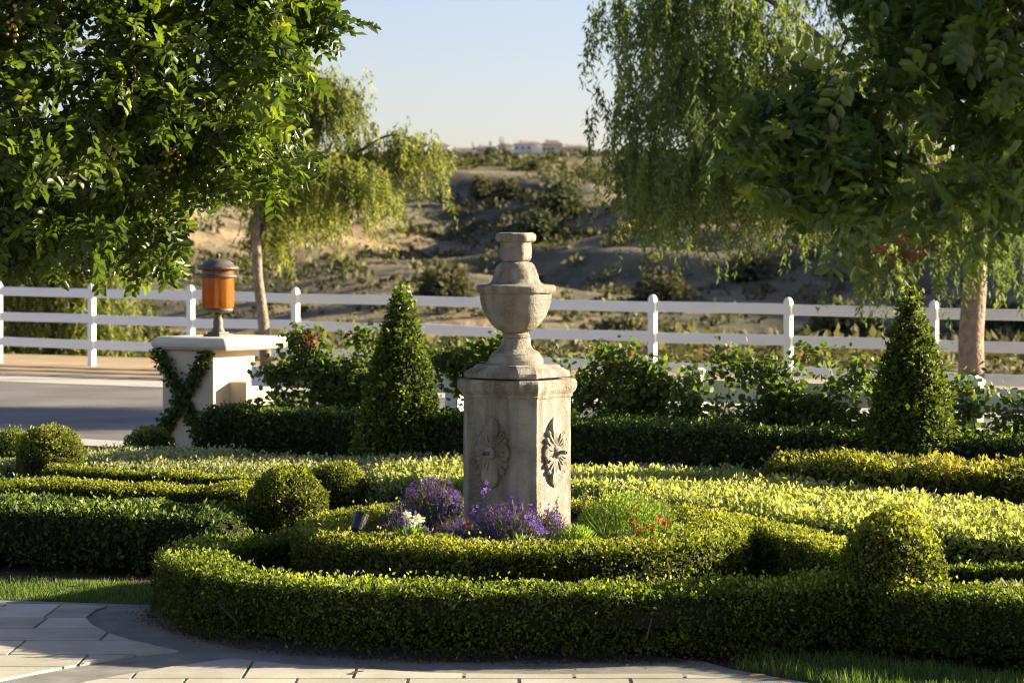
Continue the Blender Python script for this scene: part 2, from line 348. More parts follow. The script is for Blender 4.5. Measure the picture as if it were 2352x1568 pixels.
def sheet(name, pts, z, mat, label, kind='structure'):
    bm = bmesh.new(); bm.faces.new([bm.verts.new((p[0], p[1], z)) for p in pts])
    bmesh.ops.triangulate(bm, faces=bm.faces)
    for f in bm.faces:
        if f.normal.z < 0: f.normal_flip()
    return tag(bm_obj(name, bm, mat), label, kind=kind)
SL = -.64                                   # fences, road and back hedge all run along y = c + SL*x
def fl(c, x): return c + SL * x
def band(c0, c1, x0=-60, x1=60): return [(x0, fl(c0, x0)), (x1, fl(c0, x1)), (x1, fl(c1, x1)), (x0, fl(c1, x0))]
sheet('garden_soil', band(-6, 22.4, -20, 20), .0, M['soil'], 'dark mulched garden soil under the hedges')
sheet('road', band(23.2, 33.6), .012, M['asphalt'], 'grey asphalt road behind the garden')
sheet('road_gutter', band(33.6, 36.0), .02, M['conc_band'], 'pale concrete gutter along the far side of the road')
sheet('road_verge', band(22.4, 23.2), .03, M['conc_band'], 'pale concrete edge between garden and road')
sheet('dirt_shoulder', band(36.0, 43.5), .03, M['dirt'], 'tan dirt shoulder between road and white fence')

# ------------------------------------------------------------------ terrace: concrete base with limestone slabs, lawns
terr = [(-9, 4), (1.75, 4), (1.62, 10.2), (1.45, 11.05), (1.28, 11.25), (1.05, 11.52), (.93, 11.75), (.4, 12.1), (-1, 12.3), (-1.72, 12.9), (-1.88, 13.62), (-3.0, 13.86), (-9, 14.2)]
terrace = sheet('terrace', terr, .012, M['concrete'], 'grey concrete terrace floor with inset pale stone')
sheet('bounce_paving', [(-12, -14), (9, -14), (9, 8.9), (-12, 8.9)], .02, M['slab'], 'pale stone patio added out of view for fill light')  # pale sheet added behind the camera to bounce warm fill light
def clip_poly(sub, x0, x1, y0, y1):
    def cl(P, ins, cut):
        o = []
        for i in range(len(P)):
            a, b = P[i - 1], P[i]
            if ins(b):
                if not ins(a): o.append(cut(a, b))
                o.append(b)
            elif ins(a): o.append(cut(a, b))
        return o
    def cx(v): return lambda a, b: (v, a[1] + (b[1] - a[1]) * (v - a[0]) / (b[0] - a[0]))
    def cy(v): return lambda a, b: (a[0] + (b[0] - a[0]) * (v - a[1]) / (b[1] - a[1]), v)
    P = sub
    for ins, cut in ((lambda p: p[0] > x0, cx(x0)), (lambda p: p[0] < x1, cx(x1)), (lambda p: p[1] > y0, cy(y0)), (lambda p: p[1] < y1, cy(y1))):
        if len(P) < 3: return []
        P = cl(P, ins, cut)
    return P
regA = [(-6, 13.68), (-3.2, 13.66), (-2.5, 13.60), (-2.29, 13.54), (-2.33, 13.40), (-2.335, 13.1), (-2.25, 12.84), (-2.13, 12.58), (-1.98, 12.35), (-1.82, 12.16), (-1.67, 11.99), (-1.87, 11.87), (-2.15, 11.52), (-2.30, 11.30), (-2.5, 11.0), (-2.9, 10.2), (-3.2, 9), (-6, 9)]
regB = [(-2.2, 10.4), (-1.98, 11.1), (-1.82, 11.31), (-1.64, 11.52), (-1.45, 11.69), (-1.37, 11.75), (-1.07, 11.58), (-.78, 11.48), (-.38, 11.34), (.166, 11.3), (.785, 11.32), (.99, 11.2), (1.2, 10.9), (1.25, 9), (-2.4, 9)]
def slabs(reg, ylines, xoff, pitch):
    for r in range(len(ylines) - 1):
        y1, y0 = ylines[r], ylines[r + 1]
        xs = np.arange(-7 + xoff[r % len(xoff)], 3, pitch)
        for xa in xs:
            P = clip_poly(reg, xa + .009, xa + pitch - .009, y0 + .007, y1 - .007)
            if len(P) < 3: continue
            A = .5 * abs(sum(P[i - 1][0] * P[i][1] - P[i][0] * P[i - 1][1] for i in range(len(P))))
            Q = [P[0]] + [P[i] for i in range(1, len(P)) if (P[i][0] - P[i - 1][0]) ** 2 + (P[i][1] - P[i - 1][1]) ** 2 > 1e-6]
            if A < .004 or len(Q) < 3: continue
            bm = bmesh.new(); top = [bm.verts.new((p[0], p[1], .024)) for p in Q]
            f = bm.faces.new(top)
            if f.normal.z < 0: f.normal_flip()
            e = bmesh.ops.extrude_face_region(bm, geom=[f])
            bmesh.ops.translate(bm, vec=(0, 0, -.02), verts=[g for g in e['geom'] if isinstance(g, bmesh.types.BMVert)])
            bm_obj('paving_slab', bm, M['slab'], terrace)
slabs(regA, [13.7, 13.1, 12.72, 12.31, 11.87, 11.51, 11.05, 10.6, 10.15, 9.7, 9.2], [.14, .16, .58, .20, .60], .86)
slabs(regB, [11.8, 11.19, 10.75, 10.3, 9.85, 9.4], [.04, .30], .518)

def grass(name, poly, n, hmin, hmax, z, label, parent=None):
    P = np.array(poly); mn, mx = P.min(0), P.max(0)
    pts = rng.uniform(mn, mx, (n * 2, 2)); ins = np.zeros(len(pts), bool)
    for i in range(len(P)):
        a, b = P[i - 1], P[i]
        c = (a[1] > pts[:, 1]) != (b[1] > pts[:, 1])
        with np.errstate(divide='ignore', invalid='ignore'):
            ins ^= c & (pts[:, 0] < (b[0] - a[0]) * (pts[:, 1] - a[1]) / (b[1] - a[1] + 1e-12) + a[0])
    pts = pts[ins]; n = len(pts)
    T = np.array([[0, -.5, 0], [0, .5, 0], [.55, .35, .05], [.55, -.35, .05], [1, 0, .18], [1, 0, .18]], float); TF = np.array([[0, 1, 2, 3], [3, 2, 4, 5]])
    D = unit(np.stack([rng.normal(0, .35, n), rng.normal(0, .35, n), np.ones(n)], 1))
    L_ = rng.uniform(hmin, hmax, n) * (1 + .35 * np.sin(pts[:, 0] * 9) * np.sin(pts[:, 1] * 11))
    V, F, tt = inst(T, TF, np.column_stack([pts, np.full(n, z)]), frames(D, rvec(n)), np.stack([L_, np.full(n, .0045), L_], 1), rng.uniform(0, 1, n))
    o = np_obj(name, V, F, M['grass'], parent, tt)
    return tag(o, label, kind='stuff') if parent is None else tag(o, kind='stuff')
lawnA = [(-6, 13.6), (-3.0, 13.6), (-1.86, 13.4), (-1.9, 14.45), (-2.6, 14.72), (-6, 15.0)]
sheet('lawn', lawnA, .006, M['lawn'], 'strip of short lawn beside the terrace on the left')
grass('lawn_grass', [(-6, 13.98), (-3.0, 13.89), (-1.87, 13.66), (-1.9, 14.45), (-2.6, 14.72), (-6, 15.0)], 11000, .02, .045, .006, 'short mown grass in the strip beside the terrace')
lawnB = [(.95, 11.5), (1.2, 11.25), (1.37, 11.0), (1.5, 10.4), (5, 10.4), (5, 10.9), (2.4, 11.25), (2.1, 11.5), (1.75, 11.75), (1.2, 11.82)]
sheet('lawn_corner', lawnB, .006, M['lawn'], 'patch of longer lawn at the lower right corner')
grass('corner_grass', [(1.04, 11.56), (1.29, 11.28), (1.46, 11.08), (1.62, 10.4)] + lawnB[4:], 11000, .035, .085, .006, 'longer green grass in front of the hedge at lower right')

# ------------------------------------------------------------------ hedges
LEAF = {  # length, width ratio, density per m2, depth, template
    'box': (.0245, .64, 10800, .055, 'D'), 'priv': (.044, .62, 3800, .07, 'D'), 'pale': (.042, .55, 5200, .07, 'D'), 'silv': (.036, .5, 4600, .05, 'D'), 'tips': (.045, .55, 4200, .07, 'D')}
def scatter(P, N, kind, dens_scale=1.0, shoot=.02, upness=.35, lscale=1.0, top_lit=.26):
    """leaf meshes over sampled surface points P with outward normals N"""
    L0, wr, _, dep, tm = LEAF[kind]
    n = len(P)
    L_ = L0 * lscale * rng.uniform(.65, 1.25, n)
    clump = wob(P, 1.0, 22, 5) * .5 + wob(P, 1.0, 7, 6) * .5
    outw = rng.uniform(-dep, .006, n) + clump * .008
    tint = np.clip(.42 + rng.normal(0, .17, n) + clump * .16 + wob(P, .12, 2.2, 41) + np.clip(N[:, 2], 0, 1) ** 2 * top_lit - .05, 0, .95)  # upward leaves tinted paler: new growth plus sunlit tops painted into the colour
    sh = rng.random(n) < shoot * (0.5 + 1.8 * np.clip(N[:, 2], 0, 1)) * np.clip(1 + 1.6 * wob(P, 1.0, 6, 77), .1, 3.5)
    outw[sh] += rng.uniform(.006, .046, sh.sum()); tint[sh] = np.clip(tint[sh] + .28, 0, 1)
    D = unit(N * .75 + rvec(n) * .95 + np.array([0, 0, upness]))
    Nn = unit(N * .8 + rvec(n) * .8)
    T, TF = (DIA, DIA_F) if tm == 'D' else (OVA, OVA_F)
    Pp = P + N * outw[:, None] - D * (L_ * .4)[:, None]
    return inst(T, TF, Pp, frames(D, Nn), np.stack([L_, L_ * wr, L_ * wr], 1), tint)
def profile(hw, top, p=.34, bot=.0, n=90):
    th = np.linspace(-.06, math.pi + .06, n)
    c, s = np.cos(th), np.clip(np.sin(th), 0, 1)
    off = hw * np.sign(c) * np.abs(c) ** p; z = bot + (top - bot) * s ** p
    return off, z
def hedge(name, label, path, hw, top, kind, mat, closed=False, dens=1.0, amp=.014, bot=.03, shoot=.02, cat='hedge', group=None, spl=True, lscale=1.0, stems=0, p=.34, camside=.45, thin=1.0):
    C = spline(path, .05, closed) if spl else np.asarray(path, float)
    if C.shape[1] == 2: C = np.column_stack([C, np.zeros(len(C))])
    T = np.roll(C, -1, 0) - np.roll(C, 1, 0) if closed else np.gradient(C, axis=0)
    T[:, 2] = 0; T = unit(T); Nn = np.stack([-T[:, 1], T[:, 0], 0 * T[:, 0]], 1)
    seg = np.linalg.norm(np.diff(C, axis=0), axis=1); s = np.concatenate([[0], np.cumsum(seg)]); Ltot = s[-1]
    if closed: Ltot += np.linalg.norm(C[0] - C[-1])
    k = np.ones(len(C))
    if not closed:
        for dd in (s, Ltot - s):
            k = np.minimum(k, np.sqrt(np.clip(1 - (1 - np.clip(dd / (hw * .7), 0, 1)) ** 2, .02, 1)))
    off, z = profile(hw, top, p, bot)
    i0 = len(C) // 2
    base = (C[i0][0], C[i0][1], 0)
    root = empty(name, base, label, cat, group)
    # core
    ins = .035
    sel = np.arange(0, len(off), 5)
    co = np.sign(off[sel]) * np.clip(np.abs(off[sel]) - ins, 0, None); cz = np.clip(z[sel] - ins, 0.0, None)
    W = C[:, None, :] + Nn[:, None, :] * (co[None] * k[:, None])[..., None]
    W[:, :, 2] = cz[None] * np.sqrt(k)[:, None] + C[:, None, 2]
    nr, nc = W.shape[:2]
    Vc = W.reshape(-1, 3)
    rr = nr if closed else nr - 1
    ii = ((np.arange(rr) % nr)[:, None] * nc + np.arange(nc - 1)[None]).ravel(); jj = (((np.arange(rr) + 1) % nr)[:, None] * nc + np.arange(nc - 1)[None]).ravel()
    np_obj('branches', Vc, np.stack([ii, ii + 1, jj + 1, jj], 1), M['core'], root)
    # leaf points
    pl = np.concatenate([[0], np.cumsum(np.hypot(np.diff(off), np.diff(z)))]); per = pl[-1]
    n = int(LEAF[kind][2] * dens * per * Ltot)
    ss = rng.uniform(0, Ltot, n); tt = rng.uniform(0, per, n)
    sx = np.append(s, Ltot) if closed else s
    idx = lambda A: np.stack([np.interp(ss, sx, np.append(A[:, j], A[0, j]) if closed else A[:, j]) for j in range(3)], 1)
    Cp, Np, Tp = idx(C), unit(idx(Nn)), unit(idx(T))
    kk = np.interp(ss, sx, np.append(k, k[0]) if closed else k); dk = np.interp(ss, s, np.gradient(k, s)) if not closed else 0 * ss
    o_ = np.interp(tt, pl, off); z_ = np.interp(tt, pl, z)
    do, dz = np.gradient(off, pl), np.gradient(z, pl)
    no, nz = np.interp(tt, pl, dz), np.interp(tt, pl, -do)
    P = Cp + Np * (o_ * kk)[:, None]; P[:, 2] = z_ * np.sqrt(kk) + Cp[:, 2]
    Nrm = unit(Np * no[:, None] + np.array([0, 0, 1.0]) * nz[:, None] - Tp * (np.clip(dk, -6, 6) * hw * .6)[:, None])
    # thin out what faces away from the viewer's side of the garden
    keep = (rng.random(n) < np.where(Nrm[:, 1] > .45, camside, 1.0))
    keep &= rng.random(n) > np.clip((wob(P, 1.0, 7, 91) * .6 + wob(P, 1.0, 15, 92) * .55 - .42) * 1.6, 0, .82) * thin      # thin, woody spots
    P, Nrm = P[keep], Nrm[keep]
    P = P + Nrm * (wob(P, amp * 1.5, 3.2, 17) + wob(P, amp, 5.5, int(abs(path[0][0]) * 100)) + wob(P, amp * .4, 16, 3))[:, None]
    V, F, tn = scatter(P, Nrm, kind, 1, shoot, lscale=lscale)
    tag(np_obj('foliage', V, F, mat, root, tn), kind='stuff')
    if stems:
        bm = bmesh.new()
        for i in range(stems):
            j = rng.integers(0, len(C)); b0 = C[j] + Nn[j] * rng.uniform(-hw * .85, hw * .85); b0[2] = 0
            b1 = b0 + np.array([rng.normal(0, .06), rng.normal(0, .04), rng.uniform(.1, .2)]); b2 = b1 + np.array([rng.normal(0, .05), rng.normal(0, .04), .1])
            bm_tube(bm, [b0, b1, b2], [.008, .006, .003], 5)
        tag(bm_obj('stems', bm, M['twig'], root), kind='stuff')
    return root
def ball(name, label, c, r, ztop, kind, mat, squash=1.0, dens=1.15, group='clipped box balls', amp=.018):
    """a clipped globe that grows from the ground"""
    root = empty(name, (c[0], c[1], 0), label, 'topiary', group)
    rz = r * squash; cz = ztop - rz
    n = int(LEAF[kind][2] * dens * 4 * math.pi * r * r)
    N = rvec(n); N = N[(N[:, 2] > -.75)]
    E = lambda q, rr, rrz: np.stack([c[0] + q[:, 0] * rr, c[1] + q[:, 1] * rr, cz + q[:, 2] * rrz], 1)
    P = E(N, r, rz); P += N * (wob(P, amp, 9, int(c[1] * 100)) + wob(P, amp * .5, 22, 8))[:, None]
    P = P[P[:, 2] > .01]; N = N[:len(P)] if False else unit(P - np.array([c[0], c[1], cz]))
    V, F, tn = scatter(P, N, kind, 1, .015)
    bm = bmesh.new(); bmesh.ops.create_icosphere(bm, subdivisions=3, radius=1)
    for v_ in bm.verts: v_.co = Vector((c[0] + v_.co.x * (r - .04), c[1] + v_.co.y * (r - .04), max(.0, cz + v_.co.z * (rz - .04))))
    bm_tube(bm, [(c[0], c[1], 0), (c[0], c[1], max(cz, .1))], .03)
    bm_obj('branches', bm, M['core'], root)
    tag(np_obj('foliage', V, F, mat, root, tn), kind='stuff')
    return root

# the outer ring in front of the fountain (outer contour measured on the ground, then inset)
oc = spline([(-1.30, 14.62), (-1.67, 14.22), (-1.89, 13.85), (-2.0, 13.46), (-1.95, 13.08), (-1.70, 12.58), (-1.35, 12.15), (-.82, 11.86), (-.33, 11.74), (.47, 11.70), (.92, 11.75), (1.40, 11.86), (1.78, 12.0), (1.95, 12.1)], .05)
t_ = unit(np.gradient(oc, axis=0)); inn = np.stack([-t_[:, 1], t_[:, 0]], 1)
hedge('box_hedge', 'long low dark green curved box hedge in front, along the paving edge', oc + inn * .215, .215, .36, 'box', M['box'], spl=False, stems=60, dens=1.05, shoot=.035, p=.26, amp=.016)
ang = np.linspace(0, 2 * math.pi, 25)[:-1]
ring = [(.08 + 1.135 * math.cos(a), 13.95 + 1.135 * math.sin(a)) for a in ang]
hedge('box_hedge', 'round golden topped box hedge ringing the flower bed and fountain', ring, .225, .455, 'box', M['boxy'], closed=True, dens=.95, shoot=.005, amp=.008, camside=.8, p=.2)
hedge('box_hedge', 'golden box hedge arm curving from the fountain ring to the right ball', [(.95, 14.82), (1.22, 14.5), (1.40, 14.05), (1.56, 13.65), (1.69, 13.25), (1.79, 12.8), (1.90, 12.35)], .185, .45, 'box', M['boxy'], dens=1.1, shoot=.005, amp=.008, camside=.8, p=.2)
ball('box_ball', 'round box ball at the right end of the front hedge', (1.94, 12.2), .268, .70, 'box', M['boxy'], squash=1.3)
ball('box_ball', 'round box ball left of the flower bed above the curved hedge', (-1.46, 15.55), .268, .64, 'box', M['boxy'])
ball('box_ball', 'golden box ball in the middle ground left of the stone column', (-1.33, 17.9), .25, .47, 'box', M['boxy'], dens=.9, squash=.85)
ball('box_ball', 'tall tufted box ball near the left edge in front of the road', (-3.53, 18.3), .262, .72, 'box', M['boxy'], dens=.9)
ball('box_ball', 'low dark ball at the far left edge, behind the tufted ball', (-4.2, 20.2), .24, .56, 'box', M['box'], dens=.8)
ball('box_ball', 'small dark ball at the foot of the vine covered pier', (-3.17, 21.0), .235, .53, 'box', M['box'], dens=.8)
hedge('privet_hedge', 'broad dark leafy hedge block on the left beside the lawn strip', [(-4.6, 15.85), (-3.4, 15.72), (-2.4, 15.42), (-1.62, 15.25)], .42, .405, 'priv', M['priv'], stems=30, dens=1.15, lscale=.85, shoot=.03, p=.24)
hedge('box_hedge', 'thin golden clipped row just behind the left hedge block', [(-4.8, 16.5), (-3.0, 16.42), (-1.66, 16.1)], .2, .46, 'box', M['boxy'], shoot=.01, dens=.9, p=.22)
hedge('box_hedge', 'thin golden row running diagonally back from the left ball', [(-3.5, 17.9), (-3.05, 17.65), (-1.75, 16.85), (-1.5, 16.0)], .11, .455, 'box', M['boxy'], shoot=.01, dens=.9, p=.22)
hedge('groundcover_bed', 'grey green ground cover filling the gap between two golden rows', [(-4.4, 17.3), (-3.2, 17.1), (-2.0, 16.5)], .36, .37, 'silv', M['priv'], dens=.9, cat='shrub', p=.2)
hedge('box_hedge', 'bright end of a golden hedge at the left edge below the tufted ball', [(-5.2, 18.0), (-3.82, 17.85)], .24, .44, 'box', M['boxy'], shoot=.02, dens=.9)
hedge('groundcover_bed', 'silvery grey green bed in front of the back hedge, left of column', [(-4.2, 20.4), (-2.9, 19.75), (-1.2, 19.0), (.4, 18.7)], .85, .36, 'silv', M['silv'], dens=.85, cat='shrub', shoot=.06, amp=.014, thin=0, p=.2)
hedge('pittosporum_hedge', 'broad bright pale green large leaved hedge sweeping round behind the fountain', [(-1.05, 17.6), (-.5, 17.72), (.5, 17.25), (1.2, 16.8), (1.87, 15.9), (2.36, 15.1), (2.85, 14.35), (3.7, 13.7)], .84, .43, 'pale', M['pale'], dens=1.05, shoot=.08, amp=.012, thin=0, stems=60, p=.2)
hedge('tip_hedge', 'raised hedge with reddish yellow tips on the right behind the pale bed', [(2.02, 17.45), (2.9, 16.55), (4.6, 15.6)], .5, .585, 'tips', M['tips'], dens=1.1, shoot=.05, stems=70, amp=.022, p=.24)
hedge('groundcover_bed', 'dull green bed between pale hedge and dark back hedge on the right', [(.6, 18.45), (1.6, 17.9), (2.3, 17.4)], .32, .4, 'silv', M['silv'], dens=.8, cat='shrub')
hedge('privet_hedge', 'long straight dark hedge along the back of the garden', [(-2.74, fl(19.72, -2.74)), (-1, fl(19.72, -1)), (1, fl(19.72, 1)), (3, fl(19.72, 3)), (5.5, fl(19.72, 5.5))], .3, .69, 'priv', M['priv'], dens=1.0, stems=50, shoot=.03, p=.24)
hedge('box_hedge', 'dark box hedge in the lower right corner beyond the ball', [(1.86, 12.2), (2.2, 11.86), (2.6, 11.55), (3.4, 11.2)], .24, .365, 'box', M['box'], stems=30, shoot=.03)
hedge('box_hedge', 'narrow low box row leaving the right ball towards the right edge', [(2.1, 12.62), (2.6, 12.5), (3.4, 12.3)], .12, .40, 'box', M['box'], shoot=.03)
hedge('groundcover_bed', 'silvery plants between two box rows at the right edge', [(2.35, 12.15), (3.2, 11.85)], .18, .34, 'silv', M['silv'], cat='shrub')

# ------------------------------------------------------------------ topiary cones
def cone(label, c, r, h):
    root = empty('topiary_cone', (c[0], c[1], 0), label, 'topiary', 'tall clipped cones in the back hedge')
    n = 19000
    t = 1 - np.sqrt(rng.uniform(0.0, 1, n)) * .985; a = rng.uniform(0, 2 * math.pi, n)
    rad = lambda t: (.075 + (r - .075) * (1 - t)) * np.clip(1 - t ** 14, 0, 1) ** .5
    R_ = rad(t)
    N = unit(np.stack([np.cos(a), np.sin(a), np.full(n, .3) + (t > .93) * 1.2], 1))
    P = np.stack([c[0] + R_ * np.cos(a), c[1] + R_ * np.sin(a), t * h], 1)
    P += N * (wob(P, .014, 6, 11) + wob(P, .012, 15, 12))[:, None]
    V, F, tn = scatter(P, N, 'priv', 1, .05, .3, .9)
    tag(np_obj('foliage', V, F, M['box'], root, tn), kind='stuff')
    bm = bmesh.new()
    bm_ring_loft(bm, [[(c[0] + max(rad(q) - .05, .006) * math.cos(b), c[1] + max(rad(q) - .05, .006) * math.sin(b), q * h * .97) for b in np.linspace(0, 2 * math.pi, 20)[:-1]] for q in np.linspace(0, 1, 14)])
    bm_obj('branches', bm, M['core'], root)
    m_ = 140                                         # the outermost single leaves
    t = 1 - np.sqrt(rng.uniform(0.02, 1, m_)); a = rng.uniform(math.pi, 2 * math.pi, m_)
    for i in range(m_):
        q = rad(t[i]) + .02
        o = link('leaf', LEAFM['priv'][i % 4], root, (q * math.cos(a[i]), q * math.sin(a[i]), t[i] * h))
        d = Vector((math.cos(a[i]), math.sin(a[i]), random.uniform(-.3, .9))) + Vector(rvec(1)[0]) * .6
        o.rotation_mode = 'QUATERNION'; o.rotation_quaternion = d.to_track_quat('X', 'Z')
        sc_ = random.uniform(.8, 1.3); o.scale = (sc_,) * 3
def leaf_proto(name, L_, wr, mat, n=4, lo=.3, hi=1.0):
    out = []
    for i in range(n):
        T = OVA * np.array([L_, L_ * wr, L_ * wr]); T[:, 2] += rng.normal(0, .04 * L_, 6)
        out.append(np_mesh(name, T, OVA_F, mat, np.full(6, lo + (hi - lo) * i / max(1, n - 1))))
    return out
LEAFM = {'priv': leaf_proto('single_leaf', .055, .62, M['box'], 4, .25, .95), 'rose': leaf_proto('single_rose_leaf', .062, .72, M['rose'], 5, .2, .95)}
cone('tall clipped cone rising from the back hedge, left of the column', (-.935, 20.1), .50, 1.82)
cone('tall clipped cone rising from the back hedge, near the right edge', (2.93, 17.58), .49, 1.83)

# ------------------------------------------------------------------ the stone fountain
FX, FY, ROT = .03, 14.0, math.radians(-33.8)
cR, sR = math.cos(ROT), math.sin(ROT)
def fw(a, b, z): return (FX + a * cR - b * sR, FY + a * sR + b * cR, z)
zz = lambda y: CZ - (489.2 + .5042 * y - HOR) / (FPX / FY)        # from measured heights on the photo to metres
KZ = .001283
fountain = empty('stone_fountain', (FX, FY, .3), 'weathered stone column fountain with carved rosettes and an urn on top', 'fountain')
def chamf(h, c, z, n=3):
    """square of half-size h with chamfers c, points subdivided for erosion"""
    q = h - c
    P = [(q, -h), (h, -q), (h, q), (q, h), (-q, h), (-h, q), (-h, -q), (-q, -h)]
    out = []
    for i in range(8):
        a, b = P[i], P[(i + 1) % 8]; m = 8 if i % 2 else 3
        for t in range(m): out.append(fw(a[0] + (b[0] - a[0]) * t / m, a[1] + (b[1] - a[1]) * t / m, z))
    return out
def erode(o, amp, fr, seed):
    me = o.data; n = len(me.vertices); co = np.zeros(n * 3); me.vertices.foreach_get('co', co); co = co.reshape(-1, 3)
    nm = np.zeros(n * 3); me.vertices.foreach_get('normal', nm); nm = nm.reshape(-1, 3)
    co += nm * (wob(co, amp, fr, seed) + np.random.default_rng(seed).normal(0, amp * .3, n))[:, None]
    me.vertices.foreach_set('co', co.ravel()); me.update()
H0, C0 = .256, .074
bm = bmesh.new(); bm_ring_loft(bm, [chamf(H0, C0, z) for z in np.linspace(.3, zz(832), 34)])
colm = bm_obj('column', bm, M['stone'], fountain, smooth=True); erode(colm, .0018, 28, 1); colm.data.set_sharp_from_angle(angle=math.radians(24))
bm = bmesh.new()
prof = [(H0 - .01, 836), (H0 + .006, 834), (H0 + .010, 826), (H0 + .008, 820), (H0 + .012, 816), (H0 + .020, 806), (H0 + .025, 798), (H0 + .028, 785), (H0 + .027, 768), (H0 + .022, 757), (H0 + .014, 753)]
bm_ring_loft(bm, [chamf(h, C0 * 1.05, zz(y)) for h, y in prof]); erode(bm_obj('column_cap', bm, M['stone'], fountain), .002, 30, 2)
bm = bmesh.new()
prof = [(.15, 754), (.245, 747), (.253, 744), (.255, 735), (.251, 724), (.242, 716), (.230, 708), (.223, 704), (.214, 701), (.209, 694), (.202, 690), (.19, 688)]
bm_ring_loft(bm, [chamf(h, C0, zz(y)) for h, y in prof]); erode(bm_obj('plinth', bm, M['stone'], fountain), .002, 30, 3)
def octr(r, z, oct_=.55, n=48, cx=None):
    X0 = FX - .008 if cx is None else cx
    out = []
    for k in range(n):
        a = 2 * math.pi * k / n; b = (a - math.radians(-62.5)) % (math.pi / 4) - math.pi / 8
        f = math.cos(math.pi / 8) / math.cos(b)
        rr = r * ((1 - oct_) + oct_ * f * 1.03)
        out.append((X0 + rr * math.cos(a), FY + rr * math.sin(a), z))
    return out
def urn(name, prof, o_, parent, seed, amp=.002):
    pr = np.array(prof, float); t = np.concatenate([[0], np.cumsum(np.hypot(np.diff(pr[:, 0]), np.diff(pr[:, 1])))])
    tt = np.unique(np.concatenate([t, np.arange(0, t[-1], 6)]))
    bm = bmesh.new(); bm_ring_loft(bm, [octr(np.interp(q, t, pr[:, 1]) * KZ, zz(np.interp(q, t, pr[:, 0])), o_) for q in tt])
    ob = bm_obj(name, bm, M['stone'], parent, smooth=True); erode(ob, amp, 32, seed); ob.data.set_sharp_from_angle(angle=math.radians(28))
    return ob
urn('urn_foot', [(692, 120), (690, 127), (668, 128), (662, 125), (650, 118), (646, 112), (640, 111), (630, 98), (618, 82), (605, 72), (590, 64), (575, 58), (568, 57), (566, 61), (558, 63), (551, 61), (548, 56), (540, 50)], .12, fountain, 4)
urn('urn_bowl', [(548, 50), (540, 62), (528, 86), (510, 108), (490, 124), (465, 141), (440, 153), (410, 161), (385, 166), (370, 167), (366, 168), (364, 177), (358, 182), (345, 184), (334, 183), (329, 177), (327, 165), (326, 120), (325, 60)], .35, fountain, 5)
urn('urn_lid', [(328, 136), (325, 134), (322, 124), (314, 115), (300, 107), (284, 103), (268, 99), (252, 94), (240, 87), (231, 78), (225, 68), (221, 58), (219, 50)], .4, fountain, 6)
urn('urn_neck', [(224, 50), (220, 60), (214, 68), (203, 73), (185, 75), (165, 75), (148, 73), (136, 73), (132, 82), (128, 92), (120, 95), (108, 96), (98, 93), (92, 85), (90, 76), (89, 40)], .75, fountain, 7)

